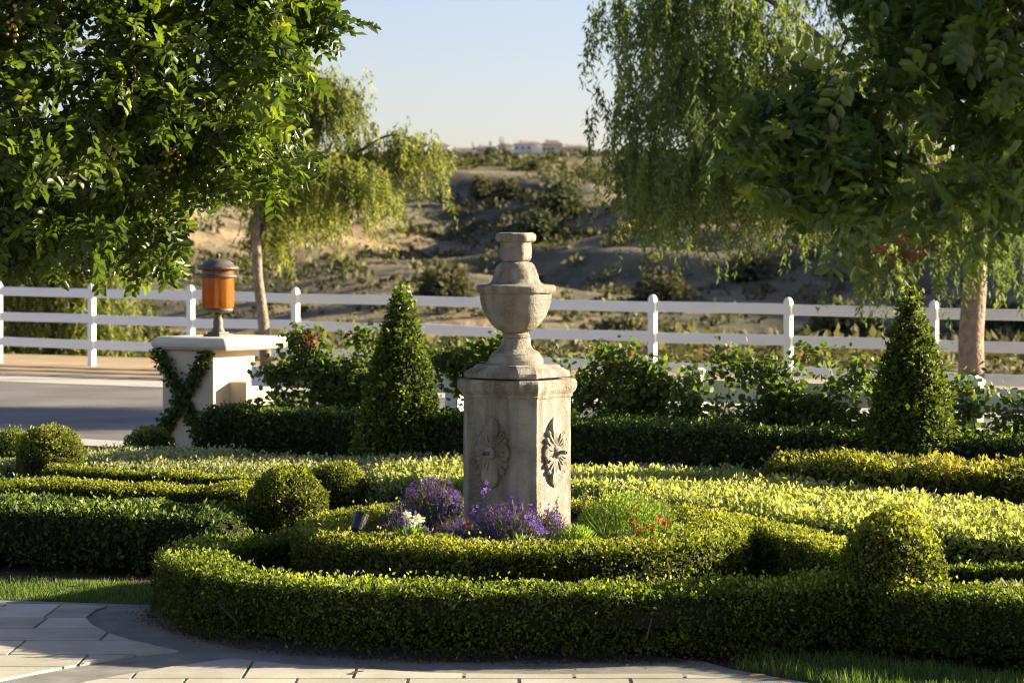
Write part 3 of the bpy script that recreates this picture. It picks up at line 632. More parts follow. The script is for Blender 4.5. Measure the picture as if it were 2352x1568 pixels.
def rosette(face, zc, parent):
    """face: 0 = local -y (left in view), 1 = local +x (right in view); a along the face, c outwards"""
    def wpt(a, b, c):
        return fw(a, -(H0 + c), zc + b) if face == 0 else fw(H0 + c, a, zc + b)
    bm = bmesh.new()
    def petal(angd, L_, Wd, lift, curl, tip=1.6, r0=.03, rim=.016, twist=0):
        ca, sa = math.cos(math.radians(angd)), math.sin(math.radians(angd)); nt_, ns = 12, 9
        grid = []
        for i in range(nt_ + 1):
            t = i / nt_; row = []
            r = r0 + (L_ - r0) * t
            wd = Wd * (math.sin(math.pi * min(1, .14 + .86 * t ** tip)) ** .75) * (1 if t < .999 else 0) + .0015
            for j in range(ns):
                s_ = -1 + 2 * j / (ns - 1)
                out = .006 + lift * math.sin(math.pi * (.15 + .72 * t)) + rim * (abs(s_) ** 3) * math.sin(math.pi * t ** .8) + .008 * math.exp(-(s_ / .22) ** 2) * (1 - t) - curl * max(0, t - .75) ** 2 * 6
                if abs(s_) > .99 or i == nt_: out = max(-.004, out - .006)
                bend = twist * t * t
                x = r * math.cos(bend) ; y = s_ * wd + r * math.sin(bend)
                row.append(bm.verts.new(wpt(x * ca - y * sa, x * sa + y * ca, out)))
            grid.append(row)
        for i in range(nt_):
            for j in range(ns - 1): bm.faces.new((grid[i][j], grid[i][j + 1], grid[i + 1][j + 1], grid[i + 1][j]))
        side = [grid[0][j] for j in range(ns)]
        edge = [g[0] for g in grid] + grid[-1][1:] + [g[-1] for g in grid[::-1]][1:]
        low = [bm.verts.new(v.co + Vector(wpt(0, 0, -.045)) - Vector(wpt(0, 0, 0))) for v in edge]
        for i in range(len(edge) - 1):
            if edge[i] is not edge[i + 1]: bm.faces.new((edge[i], edge[i + 1], low[i + 1], low[i]))
    for d_ in (90, -90): petal(d_, .205, .056, .018, .008, rim=.018)
    for s_ in (0, 180):
        petal(s_, .125, .040, .020, .006, rim=.018)
        for k, (da, L_, Wd) in enumerate(((27, .112, .017), (44, .128, .018), (62, .145, .019))):
            petal(s_ + da if s_ == 0 else s_ - da, L_, Wd * 1.5, .020, -.004, 2.2, rim=.016, twist=-.12)
            petal(s_ - da if s_ == 0 else s_ + da, L_, Wd * 1.5, .020, -.004, 2.2, rim=.016, twist=.12)
        for sb in (1, -1):      # rolled leaf ends
            for da, L_, rr in ((20, .106, .013), (37, .121, .015), (55, .137, .015)):
                an = math.radians((s_ + da * sb) if s_ == 0 else (s_ - da * sb))
                r_ = bmesh.ops.create_icosphere(bm, subdivisions=2, radius=rr)
                bmesh.ops.translate(bm, verts=r_['verts'], vec=Vector(wpt(L_ * math.cos(an), L_ * math.sin(an), .016)))
    bm_ring_loft(bm, [[wpt(a_ * math.cos(q) * k_, b_ * math.sin(q) * k_, c_) for q in np.linspace(0, 2 * math.pi, 25)[:-1]] for a_, b_, k_, c_ in ((.105, .15, 1, -.004), (.105, .15, 1, .003), (.105, .15, .9, .005), (.105, .15, .3, .008))])
    # centre boss
    rings = []
    for r, c in ((.042, -.004), (.041, .014), (.036, .028), (.028, .038), (.018, .044), (.004, .046)):
        rings.append([wpt(r * math.cos(q), r * math.sin(q), c) for q in np.linspace(0, 2 * math.pi, 17)[:-1]])
    bm_ring_loft(bm, rings)
    o = bm_obj('rosette', bm, M['stone'], parent, smooth=True); o.data.set_sharp_from_angle(angle=math.radians(38))
    bm = bmesh.new(); rings = []
    for r, c in ((.0115, .035), (.0115, .086), (.008, .0865), (.0078, .07)):
        rings.append([wpt(r * math.cos(q), r * math.sin(q), c) for q in np.linspace(0, 2 * math.pi, 15)[:-1]])
    bm_ring_loft(bm, rings, cap1=False); bm_obj('spout', bm, M['pipe'], o, smooth=False)
    bm = bmesh.new(); bm_ring_loft(bm, [[wpt(.0079 * math.cos(q), .0079 * math.sin(q), c) for q in np.linspace(0, 2 * math.pi, 15)[:-1]] for c in (.068, .072)])
    bm_obj('spout_hole', bm, M['hole'], o)
    return o
zc_ = CZ - (1033 - HOR) / (FPX / FY)
rosette(0, zc_, fountain); rosette(1, zc_, fountain)

# ------------------------------------------------------------------ flower bed
bedc = [(.08 + 1.02 * math.cos(a), 13.95 + 1.02 * math.sin(a)) for a in np.linspace(0, 2 * math.pi, 41)[:-1]]
bm = bmesh.new(); bm_ring_loft(bm, [[(x, y, z) for x, y in bedc] for z in (0, .37)])
tag(bm_obj('flower_bed', bm, M['soil']), 'raised dark soil of the round flower bed', kind='structure')
BZ = .37
def stems_cloud(c, r, h, n, L_, wd, mat, parent, name, spread=.5, tlo=.2, thi=.9, droop=0.0, wr=None, squash=1.0):
    """thin leaves filling a mound"""
    q = rvec(n); q[:, 2] = np.abs(q[:, 2]); rr = rng.uniform(.15, 1, n) ** .5
    P = np.array([c[0], c[1], BZ]) + q * rr[:, None] * np.array([r, r * squash, h])
    D = unit(q * np.array([1, 1, .6]) * spread + np.array([0, 0, .55 - droop]) + rvec(n) * .5)
    Ls = rng.uniform(.6, 1.2, n) * L_
    V, F, tt = inst(DIA, DIA_F, P, frames(D, rvec(n)), np.stack([Ls, np.full(n, wd), np.full(n, wd)], 1), rng.uniform(tlo, thi, n))
    return tag(np_obj(name, V, F, mat, parent, tt), kind='stuff')
FIVE = []
for k in range(5):
    a = 2 * math.pi * k / 5 + .3; ca, sa = math.cos(a), math.sin(a); l = 1.0 if k in (0, 1, 4) else .6
    for x, y, z in ((.08, 0, 0), (.6, -.3, .12), (1 * l, 0, .05), (.6, .3, .12)):
        FIVE.append((ca * x - sa * y, sa * x + ca * y, z))
FIVE = np.array(FIVE); FIVE_F = np.array([[4 * k, 4 * k + 1, 4 * k + 2, 4 * k + 3] for k in range(5)])
def flowers(P, N, size, mat, parent, name='flower', tl=.0, th=1.0):
    n = len(P); X = unit(np.cross(N, rvec(n)))
    V, F, tt = inst(FIVE, FIVE_F, P, frames(X, N), size * rng.uniform(.7, 1.2, n), rng.uniform(tl, th, n))
    return tag(np_obj(name, V, F, mat, parent, tt), kind='stuff')
def lobelia(label, c, r, h, nf, spikes=()):
    root = empty('lobelia', (c[0], c[1], BZ), label, 'flowers', 'violet lobelia mounds in the round bed')
    stems_cloud(c, r, h, int(nf * 2.2), .055, .004, M['lobstem'], root, 'stems', .8)
    stems_cloud(c, r * .9, h * .75, int(nf * 1.1), .04, .009, M['herb'], root, 'foliage', .8, 0, .5)
    q = rvec(nf); q[:, 2] = np.abs(q[:, 2]); lump = 1 + wob(q, .22, 3.5, int(nf))
    P = np.array([c[0], c[1], BZ]) + q * (rng.uniform(.55, 1.06, nf) * lump)[:, None] * np.array([r, r * .8, h])
    for (dx, dz, m_) in spikes:
        k = m_; Pk = np.stack([c[0] + dx + rng.normal(0, .012, k), np.full(k, c[1] - .05) + rng.normal(0, .012, k), BZ + h * .6 + rng.uniform(.3, 1, k) * dz], 1); P = np.concatenate([P, Pk])
    N = unit(np.concatenate([q, rvec(len(P) - nf)]) * .6 + np.array([0, -.45, .2]) + rvec(len(P)) * .5)
    flowers(P, N, .0150, M['violet'], root)
    return root
lobelia('violet lobelia mound at the left, behind the white blooms', (-.63, 13.52), .15, .18, 620)
lobelia('tall violet lobelia mound against the left side of the column', (-.47, 14.35), .23, .27, 1300)
lobelia('violet lobelia mound in front of the column with a tall spike', (-.01, 13.30), .22, .24, 1300, ((-.14, .24, 14), (-.2, .12, 8), (.02, .12, 12)))
lobelia('small violet lobelia tuft at the lit corner of the column', (.22, 13.42), .11, .19, 260)
def bedding(name, label, c, r, h, n, cat='plant', L_=.06, wd=.010, group='leafy plants in the round bed'):
    root = empty(name, (c[0], c[1], BZ), label, cat, group)
    stems_cloud(c, r, h, n, L_, wd, M['herb'], root, 'foliage', 1.3, .1, .9)
    return root
sn = bedding('snapdragon', 'tall yellow green snapdragon clump right of the column with red flowers', (.66, 13.75), .31, .27, 6200, L_=.026, wd=.009)
k = 30                                             # seed spikes standing above the clump
bm = bmesh.new(); Pb = []
for i in range(k):
    a = random.uniform(0, 6.28); rr = .27 * math.sqrt(random.random()); x, y = .66 + rr * math.cos(a), 13.75 + rr * math.sin(a); h = random.uniform(.24, .31)
    bm_tube(bm, [(x, y, BZ), (x + random.gauss(0, .01), y, BZ + h * .6), (x + random.gauss(0, .02), y, BZ + h)], .0022, 4)
    Pb += [(x + random.gauss(0, .008), y + random.gauss(0, .008), BZ + h * random.uniform(.7, 1.03)) for _ in range(9)]
tag(bm_obj('spikes', bm, M['cane'], sn), kind='stuff')
Pb = np.array(Pb); V, F, tt = inst(DIA, DIA_F, Pb, frames(unit(rvec(len(Pb)) + [0, 0, .8]), rvec(len(Pb))), np.tile([.018, .010, .01], (len(Pb), 1)), rng.uniform(.7, 1, len(Pb)))
tag(np_obj('seed_pods', V, F, M['herb'], sn, tt), kind='stuff')
def bloom(name, label, P0, mat, nfl, size, group, grp_spread=.02, cat='flower', stem=.1):
    root = empty(name, (P0[0], P0[1], P0[2] - stem), label, cat, group)
    bm = bmesh.new(); bm_tube(bm, [(P0[0], P0[1], P0[2] - stem), (P0[0], P0[1] - .004, P0[2])], .0025, 5); bm_obj('stem', bm, M['cane'], root)
    P = np.array(P0) + rng.normal(0, grp_spread, (nfl, 3)); N = unit(np.tile([0.2, -.9, .4], (nfl, 1)) + rvec(nfl) * .6)
    flowers(P, N, size, mat, root, 'petals'); return root
bloom('white_petunia', 'upper left white petunia bloom among the violet lobelia', at(934, 1188, 13.25), M['white'], 5, .026, 'white petunias', .010)
bloom('white_petunia', 'large white petunia bloom, right of the three', at(962, 1195, 13.25), M['white'], 7, .03, 'white petunias', .012)
bloom('white_petunia', 'small low white petunia bloom under the other two', at(937, 1213, 13.22), M['white'], 4, .022, 'white petunias', .008)
for u_, v_, dd, lb in ((1078, 1202, 13.2, 'dark red snapdragon in front of the dark side of the column'), (1462, 1170, 13.6, 'topmost red snapdragon on the right clump'), (1455, 1200, 13.5, 'middle red snapdragon in the right clump'), (1467, 1218, 13.45, 'lowest red snapdragon in the right clump'), (1495, 1212, 13.5, 'small red snapdragon near the right side of the clump'), (1513, 1192, 13.55, 'left of three red snapdragons at the clump\'s right end'), (1526, 1197, 13.55, 'middle of three red snapdragons at the clump\'s right end'), (1540, 1203, 13.55, 'right of three red snapdragons at the clump\'s right end'), (1375, 1172, 13.8, 'tiny red snapdragon beside the lit face of the column')):
    bloom('red_snapdragon', lb, at(u_, v_, dd), M['red'], 7, .0135 if 'tiny' not in lb else .009, 'red snapdragons', .010)
lobelia('low violet lobelia filling the gap left of the column front', (-.30, 13.45), .16, .13, 460)
lobelia('low violet lobelia between the small tuft and the snapdragons', (.36, 13.5), .10, .10, 160)
bedding('petunia_foliage', 'fresh green petunia leaves under the white blooms', (-.55, 13.2), .10, .12, 520, L_=.05, wd=.016)
bedding('bedding_plant', 'feathery green plant between white blooms and column', (-.36, 13.16), .12, .10, 1500, L_=.03, wd=.007)
bedding('bedding_plant', 'small bright green sprig in front of the middle lobelia', (.06, 12.98), .07, .10, 260, L_=.05, wd=.008)
bedding('bedding_plant', 'yellow green plant at the foot of the lit column face', (.36, 13.25), .13, .13, 1700, L_=.03, wd=.008)
bedding('bedding_plant', 'low green plant at the far right of the flower bed', (.93, 13.72), .10, .08, 420, L_=.04, wd=.014)
bedding('bedding_plant', 'long strappy yellow leaves leaning in the right clump', (.52, 13.35), .10, .13, 14, L_=.11, wd=.008)
bedding('bedding_plant', 'low green filler plant at the left of the bed', (-.15, 13.12), .16, .06, 500, L_=.045, wd=.010)
stn = empty('bed_stone', gnd(1530, 1243, .40), 'flat pale stone at the right rim of the flower bed', 'stone')
p0 = gnd(1530, 1243, .40); bm = bmesh.new(); r_ = bmesh.ops.create_icosphere(bm, subdivisions=2, radius=1)
for v_ in bm.verts: v_.co = Vector((p0[0] + v_.co.x * .07, p0[1] + v_.co.y * .06, .385 + v_.co.z * .03 + random.uniform(-.004, .004)))
bm_obj('stone_body', bm, M['piercap'], stn)

def spotlight(label, p, d, L_=.1, r=.05):
    root = empty('garden_spotlight', (p[0], p[1], BZ), label, 'lamp', 'black spotlights in the flower bed')
    d = Vector(d).normalized(); a = d.cross(Vector((0, 0, 1))).normalized(); b = a.cross(d); p = Vector(p)
    rg = lambda r_, t: [p + d * t + (a * math.cos(q) + b * math.sin(q)) * r_ for q in np.linspace(0, 2 * math.pi, 21)[:-1]]
    bm = bmesh.new(); bm_ring_loft(bm, [rg(r * .55, -L_ / 2 - .012), rg(r * .9, -L_ / 2), rg(r * .95, L_ / 2 - .01), rg(r, L_ / 2 - .008), rg(r, L_ / 2), rg(r * .9, L_ / 2), rg(r * .88, L_ / 2 - .012)])
    bm_obj('housing', bm, M['black'], root)
    bm = bmesh.new(); bm_ring_loft(bm, [rg(r * .87, L_ / 2 - .010), rg(r * .87, L_ / 2 - .006)]); bm_obj('lens', bm, M['lens'], root)
    bm = bmesh.new(); bm_tube(bm, [p - Vector((0, 0, r * .9)), Vector((p.x, p.y, BZ - .05))], .009, 6); bm_box(bm, (p.x, p.y, p.z - r * .95), (.03, r * 2.1, .012)); bm_obj('stake', bm, M['black'], root)
spotlight('black cylinder spotlight tilted up at the left of the flower bed', at(826, 1198, 13.45), (.30, .35, .9), .095, .043)
spotlight('small black spotlight lying low at the front of the flower bed', at(1205, 1246, 12.98), (.9, -.35, .25), .075, .024)

# ------------------------------------------------------------------ near white fence with climbing roses
FA = math.atan2(SL, 1); du = np.array([math.cos(FA), math.sin(FA), 0])
def shared_box(name, size, mat, bevel=.006, rz=FA):
    bm = bmesh.new(); bm_box(bm, (0, 0, 0), size, rz, bevel)
    me = bpy.data.meshes.new(name); bm.to_mesh(me); bm.free(); me.materials.append(mat); return me
c1 = 20.7
fence1 = empty('low_white_fence', (1.52, fl(c1, 1.52), 0), 'low white single rail fence behind the roses', 'fence')
o1 = wl(fence1)
post_me = shared_box('post', (.13, .13, 1.02), M['vinyl'])
bm = bmesh.new(); bm_ring_loft(bm, [[Vector((sx * h, sy * h, z)) for sx, sy in ((1, 1), (-1, 1), (-1, -1), (1, -1))] for h, z in ((.078, 0), (.078, .03), (.066, .045), (.035, .072), (.028, .075))])
bmesh.ops.rotate(bm, cent=(0, 0, 0), matrix=Matrix.Rotation(FA, 3, 'Z'), verts=bm.verts)
bmesh.ops.recalc_face_normals(bm, faces=bm.faces)
cap_me = bpy.data.meshes.new('post_cap'); bm.to_mesh(cap_me); bm.free(); cap_me.materials.append(M['vinyl'])
xs1 = [-.50 + 2.022 * k for k in range(0, 5)]
rail_me = shared_box('rail', (2.395 - .134, .045, .185), M['vinyl'])
for k, x in enumerate(xs1):
    p = np.array([x, fl(c1, x), .51]); po = link('post', post_me, fence1, p - o1)
    link('post_cap', cap_me, po, (0, 0, .51))
    if k < len(xs1) - 1:
        xm = x + 1.011; link('rail', rail_me, fence1, np.array([xm, fl(c1, xm), .905]) - o1)
x0, x1 = -2.42, xs1[0] - .06
bm = bmesh.new(); xm = (x0 + x1) / 2; bm_box(bm, (xm, fl(c1, xm), .905), ((x1 - x0) / math.cos(FA) - .02, .045, .185), FA, .006); bm_obj('rail', bm, M['vinyl'], fence1)

def rose(label, xa, xb, zlo, zhi, nl, dens_lo=.35):
    xm = (xa + xb) / 2
    root = empty('climbing_rose', (xm, fl(c1, xm) - .2, 0), label, 'rose bush', 'climbing roses along the low fence')
    bm = bmesh.new(); tips = []
    nc_ = max(4, int((xb - xa) * 8))
    for i in range(nc_):
        x = xa + (xb - xa) * (i + random.random()) / nc_; b = Vector((x, fl(c1, x) - random.uniform(.15, .32), 0))
        top = random.uniform(zlo + .2, zhi - .08)
        pts = [b]; z = 0; lean = random.gauss(0, .18)
        for s_ in range(5):
            t = (s_ + 1) / 5; xx = x + lean * t ** 1.5 * 1.6 + random.gauss(0, .02); pts.append(Vector((xx, fl(c1, xx) - .14 - .12 * random.random(), top * t ** .9)))
        bm_tube(bm, pts, [.011, .010, .008, .006, .005, .003], 5)
        for s_ in range(6):                          # side canes arching along the rail
            j = random.randint(2, 5); p = pts[j]; dx = random.choice((-1, 1)) * random.uniform(.12, .38); dz = random.uniform(-.12, .22)
            q = [p, p + Vector((dx * .5, -.64 * dx * .5 - random.uniform(0, .06), dz * .9)), p + Vector((dx, -.64 * dx - random.uniform(-.03, .1), dz))]
            q[-1].z = min(q[-1].z, zhi); bm_tube(bm, q, [.005, .004, .002], 4); tips += [q[1], q[2], q[2], p]
    bm_obj('cane', bm, M['cane'], root)
    tips = np.array([tuple(t) for t in tips]); tips = tips[(tips[:, 2] > zlo - .1) & (tips[:, 0] > xa - .12) & (tips[:, 0] < xb + .12)]
    idx = rng.integers(0, len(tips), nl); P = tips[idx] + rng.normal(0, 1, (nl, 3)) * np.array([.07, .06, .06])
    D = unit(rvec(nl) + np.array([0, -.15, .05])); Nn = unit(rvec(nl) * .7 + np.array([.1, -.3, .6]))
    L_ = rng.uniform(.04, .07, nl); tt = np.clip(rng.normal(.45, .2, nl), 0, .9); new = (P[:, 2] > zhi - .1) & (rng.random(nl) < .02); tt[new] = 1
    order = np.argsort(P[:, 1] + rng.normal(0, .05, nl)); near = order[:220]; rest = order[220:]
    V, F, t2 = inst(OVA, OVA_F, P[rest], frames(D[rest], Nn[rest]), np.stack([L_, L_ * .72, L_ * .72], 1)[rest], tt[rest])
    tag(np_obj('foliage', V, F, M['rose'], root, t2), kind='stuff')
    R_ = frames(D, Nn); o_ = wl(root)
    for i in near:
        o = link('leaf', LEAFM['rose'][int(tt[i] * 4.99)], root, P[i] - o_)
        o.rotation_mode = 'QUATERNION'; o.rotation_quaternion = Matrix(R_[i].tolist()).to_quaternion(); s_ = L_[i] / .062; o.scale = (s_, s_, s_)
    return root
rose('dense climbing rose beside the stone pier with red new shoots', -2.2, -1.22, .62, 1.36, 5200)
rose('small climbing rose between the left cone and the column', -.60, -.10, .95, 1.27, 1900)
rose('climbing rose on the fence just right of the column', .45, 1.45, .55, 1.20, 4200)
rose('widest climbing rose, right of the capped fence post', 1.55, 2.85, .5, 1.22, 6000)
rose('sparse climbing rose at the right edge behind the cone', 3.35, 4.6, .45, 1.15, 3200)
bm = bmesh.new(); p0 = Vector(at(712, 775, 21.5))
for i in range(5): bm_tube(bm, [p0 - Vector((0, 0, .15)), p0 + Vector((random.gauss(0, .04), 0, random.uniform(.02, .1)))], .003, 4)
rs = empty('red_rose_shoot', tuple(p0 - Vector((0, 0, .15))), 'bright red young shoot standing above the left rose', 'rose shoot')
bm_obj('shoot_stem', bm, M['cane'], rs)
P = np.array(p0) + rng.normal(0, 1, (46, 3)) * np.array([.05, .02, .045]); V, F, tt = inst(DIA, DIA_F, P, frames(rvec(46), rvec(46)), np.tile([.05, .02, .02], (46, 1)), np.full(46, .25))
M['redleaf'] = leaf_mat('red_young_leaf', G((0, (.16, .02, .02)), (1, (.3, .05, .03))), .4, 1.2)
tag(np_obj('young_leaves', V, F, M['redleaf'], rs, tt), kind='stuff')

# ------------------------------------------------------------------ stone pier with lantern and ivy
pc = np.array([-2.88, 22.75, 0])
pier = empty('stone_pier', tuple(pc), 'cream stone gate pier with wide rounded cap at the end of the fence', 'pier')
def pv(a, b, z): return Vector((pc[0] + a * math.cos(FA) - b * math.sin(FA), pc[1] + a * math.sin(FA) + b * math.cos(FA), z))
PT = 1.97 - (803 - 600) * 22.6 / 5500
def pbox(bm, a, b, z, s, bev=.01): bm_box(bm, pv(a, b, z), s, FA, bev)
bm = bmesh.new(); pbox(bm, 0, 0, PT - .30, (.62, .62, .60)); bm_obj('upper_block', bm, M['pier'], pier)
bm = bmesh.new(); pbox(bm, 0, 0, (PT - .604) / 2, (.62, .62, PT - .604)); bm_obj('lower_block', bm, M['pier'], pier)
bm = bmesh.new(); pbox(bm, .40, .14, .42, (.22, .42, .84)); bm_obj('wing_block', bm, M['pier'], pier)
bm = bmesh.new()
rings = []
for g in (0, 1):
    pass
def rrect(ha, hb, r, z, ca=0, cb=0):
    out = []
    for sx, sy, a0 in ((1, 1, 0), (-1, 1, 90), (-1, -1, 180), (1, -1, 270)):
        for q in (0, 30, 60, 90):
            an = math.radians(a0 + q); out.append(pv(ca + sx * (ha - r) + r * math.cos(an), cb + sy * (hb - r) + r * math.sin(an), z))
    return out
cz0 = PT - .005
bm_ring_loft(bm, [rrect(ha + .40, ha + .43, .03, cz0 + z, .06, .10) for ha, z in ((0.0, 0), (.03, .012), (.055, .04), (.06, .065), (.055, .09), (.03, .118), (.0, .128))])
bm_obj('cap', bm, M['piercap'], pier, smooth=False)
capz = cz0 + .128
lp = at(501, 772, 22.7); lp[2] = capz
lantern = empty('lantern', tuple(lp), 'amber glass lantern with a bronze dome on the stone pier', 'lantern')
lk = 22.7 / FPX
def lprof(rows): return [(r * lk, capz + (774 - v) * lk) for r, v in rows]
bm = bmesh.new(); bm_box(bm, (lp[0], lp[1], capz + .012), (.2, .2, .024), FA, .004); bm_box(bm, (lp[0], lp[1], capz + .034), (.15, .15, .02), FA, .006); bm_obj('base', bm, M['bronze'], lantern)
bm = bmesh.new(); bm_lathe(bm, lprof([(17, 764), (14, 758), (11, 752), (12, 744), (11, 736), (7, 728), (9, 726), (9, 722), (6, 720), (8, 718)]), lp); bm_obj('stem', bm, M['bronze'], lantern, smooth=True)
bm = bmesh.new(); bm_lathe(bm, lprof([(10, 720), (30, 719), (34, 716), (35, 711), (33, 709)]), lp); bm_obj('tray', bm, M['bronze'], lantern, smooth=True)
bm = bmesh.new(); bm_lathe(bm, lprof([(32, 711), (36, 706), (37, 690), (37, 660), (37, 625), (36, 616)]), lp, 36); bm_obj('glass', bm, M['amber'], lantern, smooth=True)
bm = bmesh.new(); bm_lathe(bm, lprof([(37.5, 640), (42, 639), (43, 636), (42, 633), (37.5, 632)]), lp, 36); bm_obj('ring', bm, M['bronze'], lantern, smooth=True)
bm = bmesh.new(); bm_lathe(bm, lprof([(36, 622), (46, 621), (48, 618), (46, 614), (38, 612), (34, 605), (24, 599), (12, 596), (5, 595), (3, 593)]), lp, 36); dm = bm_obj('dome', bm, M['bronze'], lantern, smooth=True)
bm = bmesh.new(); bm_lathe(bm, lprof([(3, 596), (3, 592), (5, 590), (5, 587), (3, 584), (.6, 583)]), lp, 12); bm_obj('finial', bm, M['bronze'], dm, smooth=True)
ivy = empty('ivy', tuple(pv(0, -.36, 0)), 'dark ivy trained in a diagonal cross on the pier front', 'vine')
IP = [[(-.36, PT - .02), (-.22, PT - .16), (-.10, PT - .34), (.02, PT - .52), (.12, PT - .70), (.2, PT - .9)], [(.26, PT - .03), (.16, PT - .16), (.06, PT - .33), (-.06, PT - .5), (-.20, PT - .66), (-.30, PT - .82), (-.36, PT - .95), (-.38, .05)]]
bm = bmesh.new(); Pv, Pd = [], []
for path in IP:
    pts = [pv(a, -.325, z) for a, z in path]; bm_tube(bm, pts, .007, 5)
    for i in range(len(path) - 1):
        for _ in range(190):
            t = random.random(); a = path[i][0] * (1 - t) + path[i + 1][0] * t + random.gauss(0, .038); z = path[i][1] * (1 - t) + path[i + 1][1] * t + random.gauss(0, .03)
            Pv.append(pv(a, -.33 - abs(random.gauss(0, .03)), z))
bm_obj('stem', bm, M['cane'], ivy)
Pv = np.array([tuple(p) for p in Pv]); n = len(Pv); nf = np.array(pv(0, -1, 0) - pv(0, 0, 0))
L_ = rng.uniform(.03, .05, n)
V, F, tt = inst(OVA, OVA_F, Pv, frames(unit(rvec(n) + [0, 0, -.3]), unit(nf + rvec(n) * .8)), np.stack([L_, L_ * .7, L_ * .7], 1), rng.uniform(.05, .8, n))
tag(np_obj('leaves', V, F, M['priv'], ivy, tt), kind='stuff')

# ------------------------------------------------------------------ far white three rail fence
c2 = 39.5
fence2 = empty('white_rail_fence', (0, fl(c2, 0), 0), 'long white three rail horse fence across the far side of the road', 'fence')
o2 = wl(fence2)
ftop = lambda x: 1.40 - .0122 * (x + 9.8)
post2 = shared_box('post', (.112, .112, 1.5), M['vinyl'])
bm = bmesh.new(); bmesh.ops.create_uvsphere(bm, u_segments=12, v_segments=6, radius=.064)
for v_ in list(bm.verts):
    if v_.co.z < -.001: v_.co.z = -.001
    v_.co.z *= 1.0
dome_me = bpy.data.meshes.new('post_cap'); bm.to_mesh(dome_me); bm.free(); dome_me.materials.append(M['vinyl'])
xs2 = [-7.81 + 2.009 * k for k in range(-3, 11)]
tl = math.atan2(-.0122 * 2.009, 2.009 / math.cos(FA))
bm = bmesh.new(); bm_box(bm, (0, 0, 0), (2.009 / math.cos(FA) - .136, .045, .165), 0, .006)
bmesh.ops.rotate(bm, cent=(0, 0, 0), matrix=Matrix.Rotation(-tl, 3, 'Y'), verts=bm.verts); bmesh.ops.rotate(bm, cent=(0, 0, 0), matrix=Matrix.Rotation(FA, 3, 'Z'), verts=bm.verts)
rail2 = bpy.data.meshes.new('rail'); bm.to_mesh(rail2); bm.free(); rail2.materials.append(M['vinyl'])
for k, x in enumerate(xs2):
    zt = ftop(x) + .13
    po = link('post', post2, fence2, np.array([x, fl(c2, x), zt - .75]) - o2); link('post_cap', dome_me, po, (0, 0, .748))
    if k < len(xs2) - 1:
        xm = x + 1.0045
        for j in range(3): link('rail', rail2, fence2, np.array([xm, fl(c2, xm), ftop(xm) - .479 * j + random.gauss(0, .004)]) - o2).rotation_euler = (random.gauss(0, .01), random.gauss(0, .0022), 0)

# ------------------------------------------------------------------ foreground carob trees
def compound(Ll, Lw, pairs, seed):
    r = np.random.default_rng(seed); V, F = [], []
    rl = Ll * pairs * .62
    for i in range(pairs):
        x = rl * (.25 + .75 * (i + 1) / pairs)
        for s_ in (-1, 1):
            an = s_ * math.radians(r.uniform(42, 66)); ca, sa = math.cos(an), math.sin(an); sc_ = Ll * r.uniform(.8, 1.12); tw = r.normal(0, .35)
            T = OVA * np.array([sc_, Lw * r.uniform(.9, 1.1), Lw * 1.9]); T[3, 0] *= .93; T[3, 2] -= .1 * sc_
            y, z = T[:, 1] * math.cos(tw) - T[:, 2] * math.sin(tw), T[:, 1] * math.sin(tw) + T[:, 2] * math.cos(tw)
            z = z + T[:, 0] * r.normal(.05, .25)
            b = len(V); V += [(x + T[k, 0] * ca - y[k] * sa, T[k, 0] * sa + y[k] * ca, z[k] - .35 * x * x / rl) for k in range(6)]; F += (OVA_F + b).tolist()
    b = len(V); w_ = .0025
    V += [(0, -w_, 0), (0, w_, 0), (rl, w_ * .4, -.35 * rl), (rl, -w_ * .4, -.35 * rl)]; F.append([b, b + 1, b + 2, b + 3])
    return np.array(V), np.array(F)
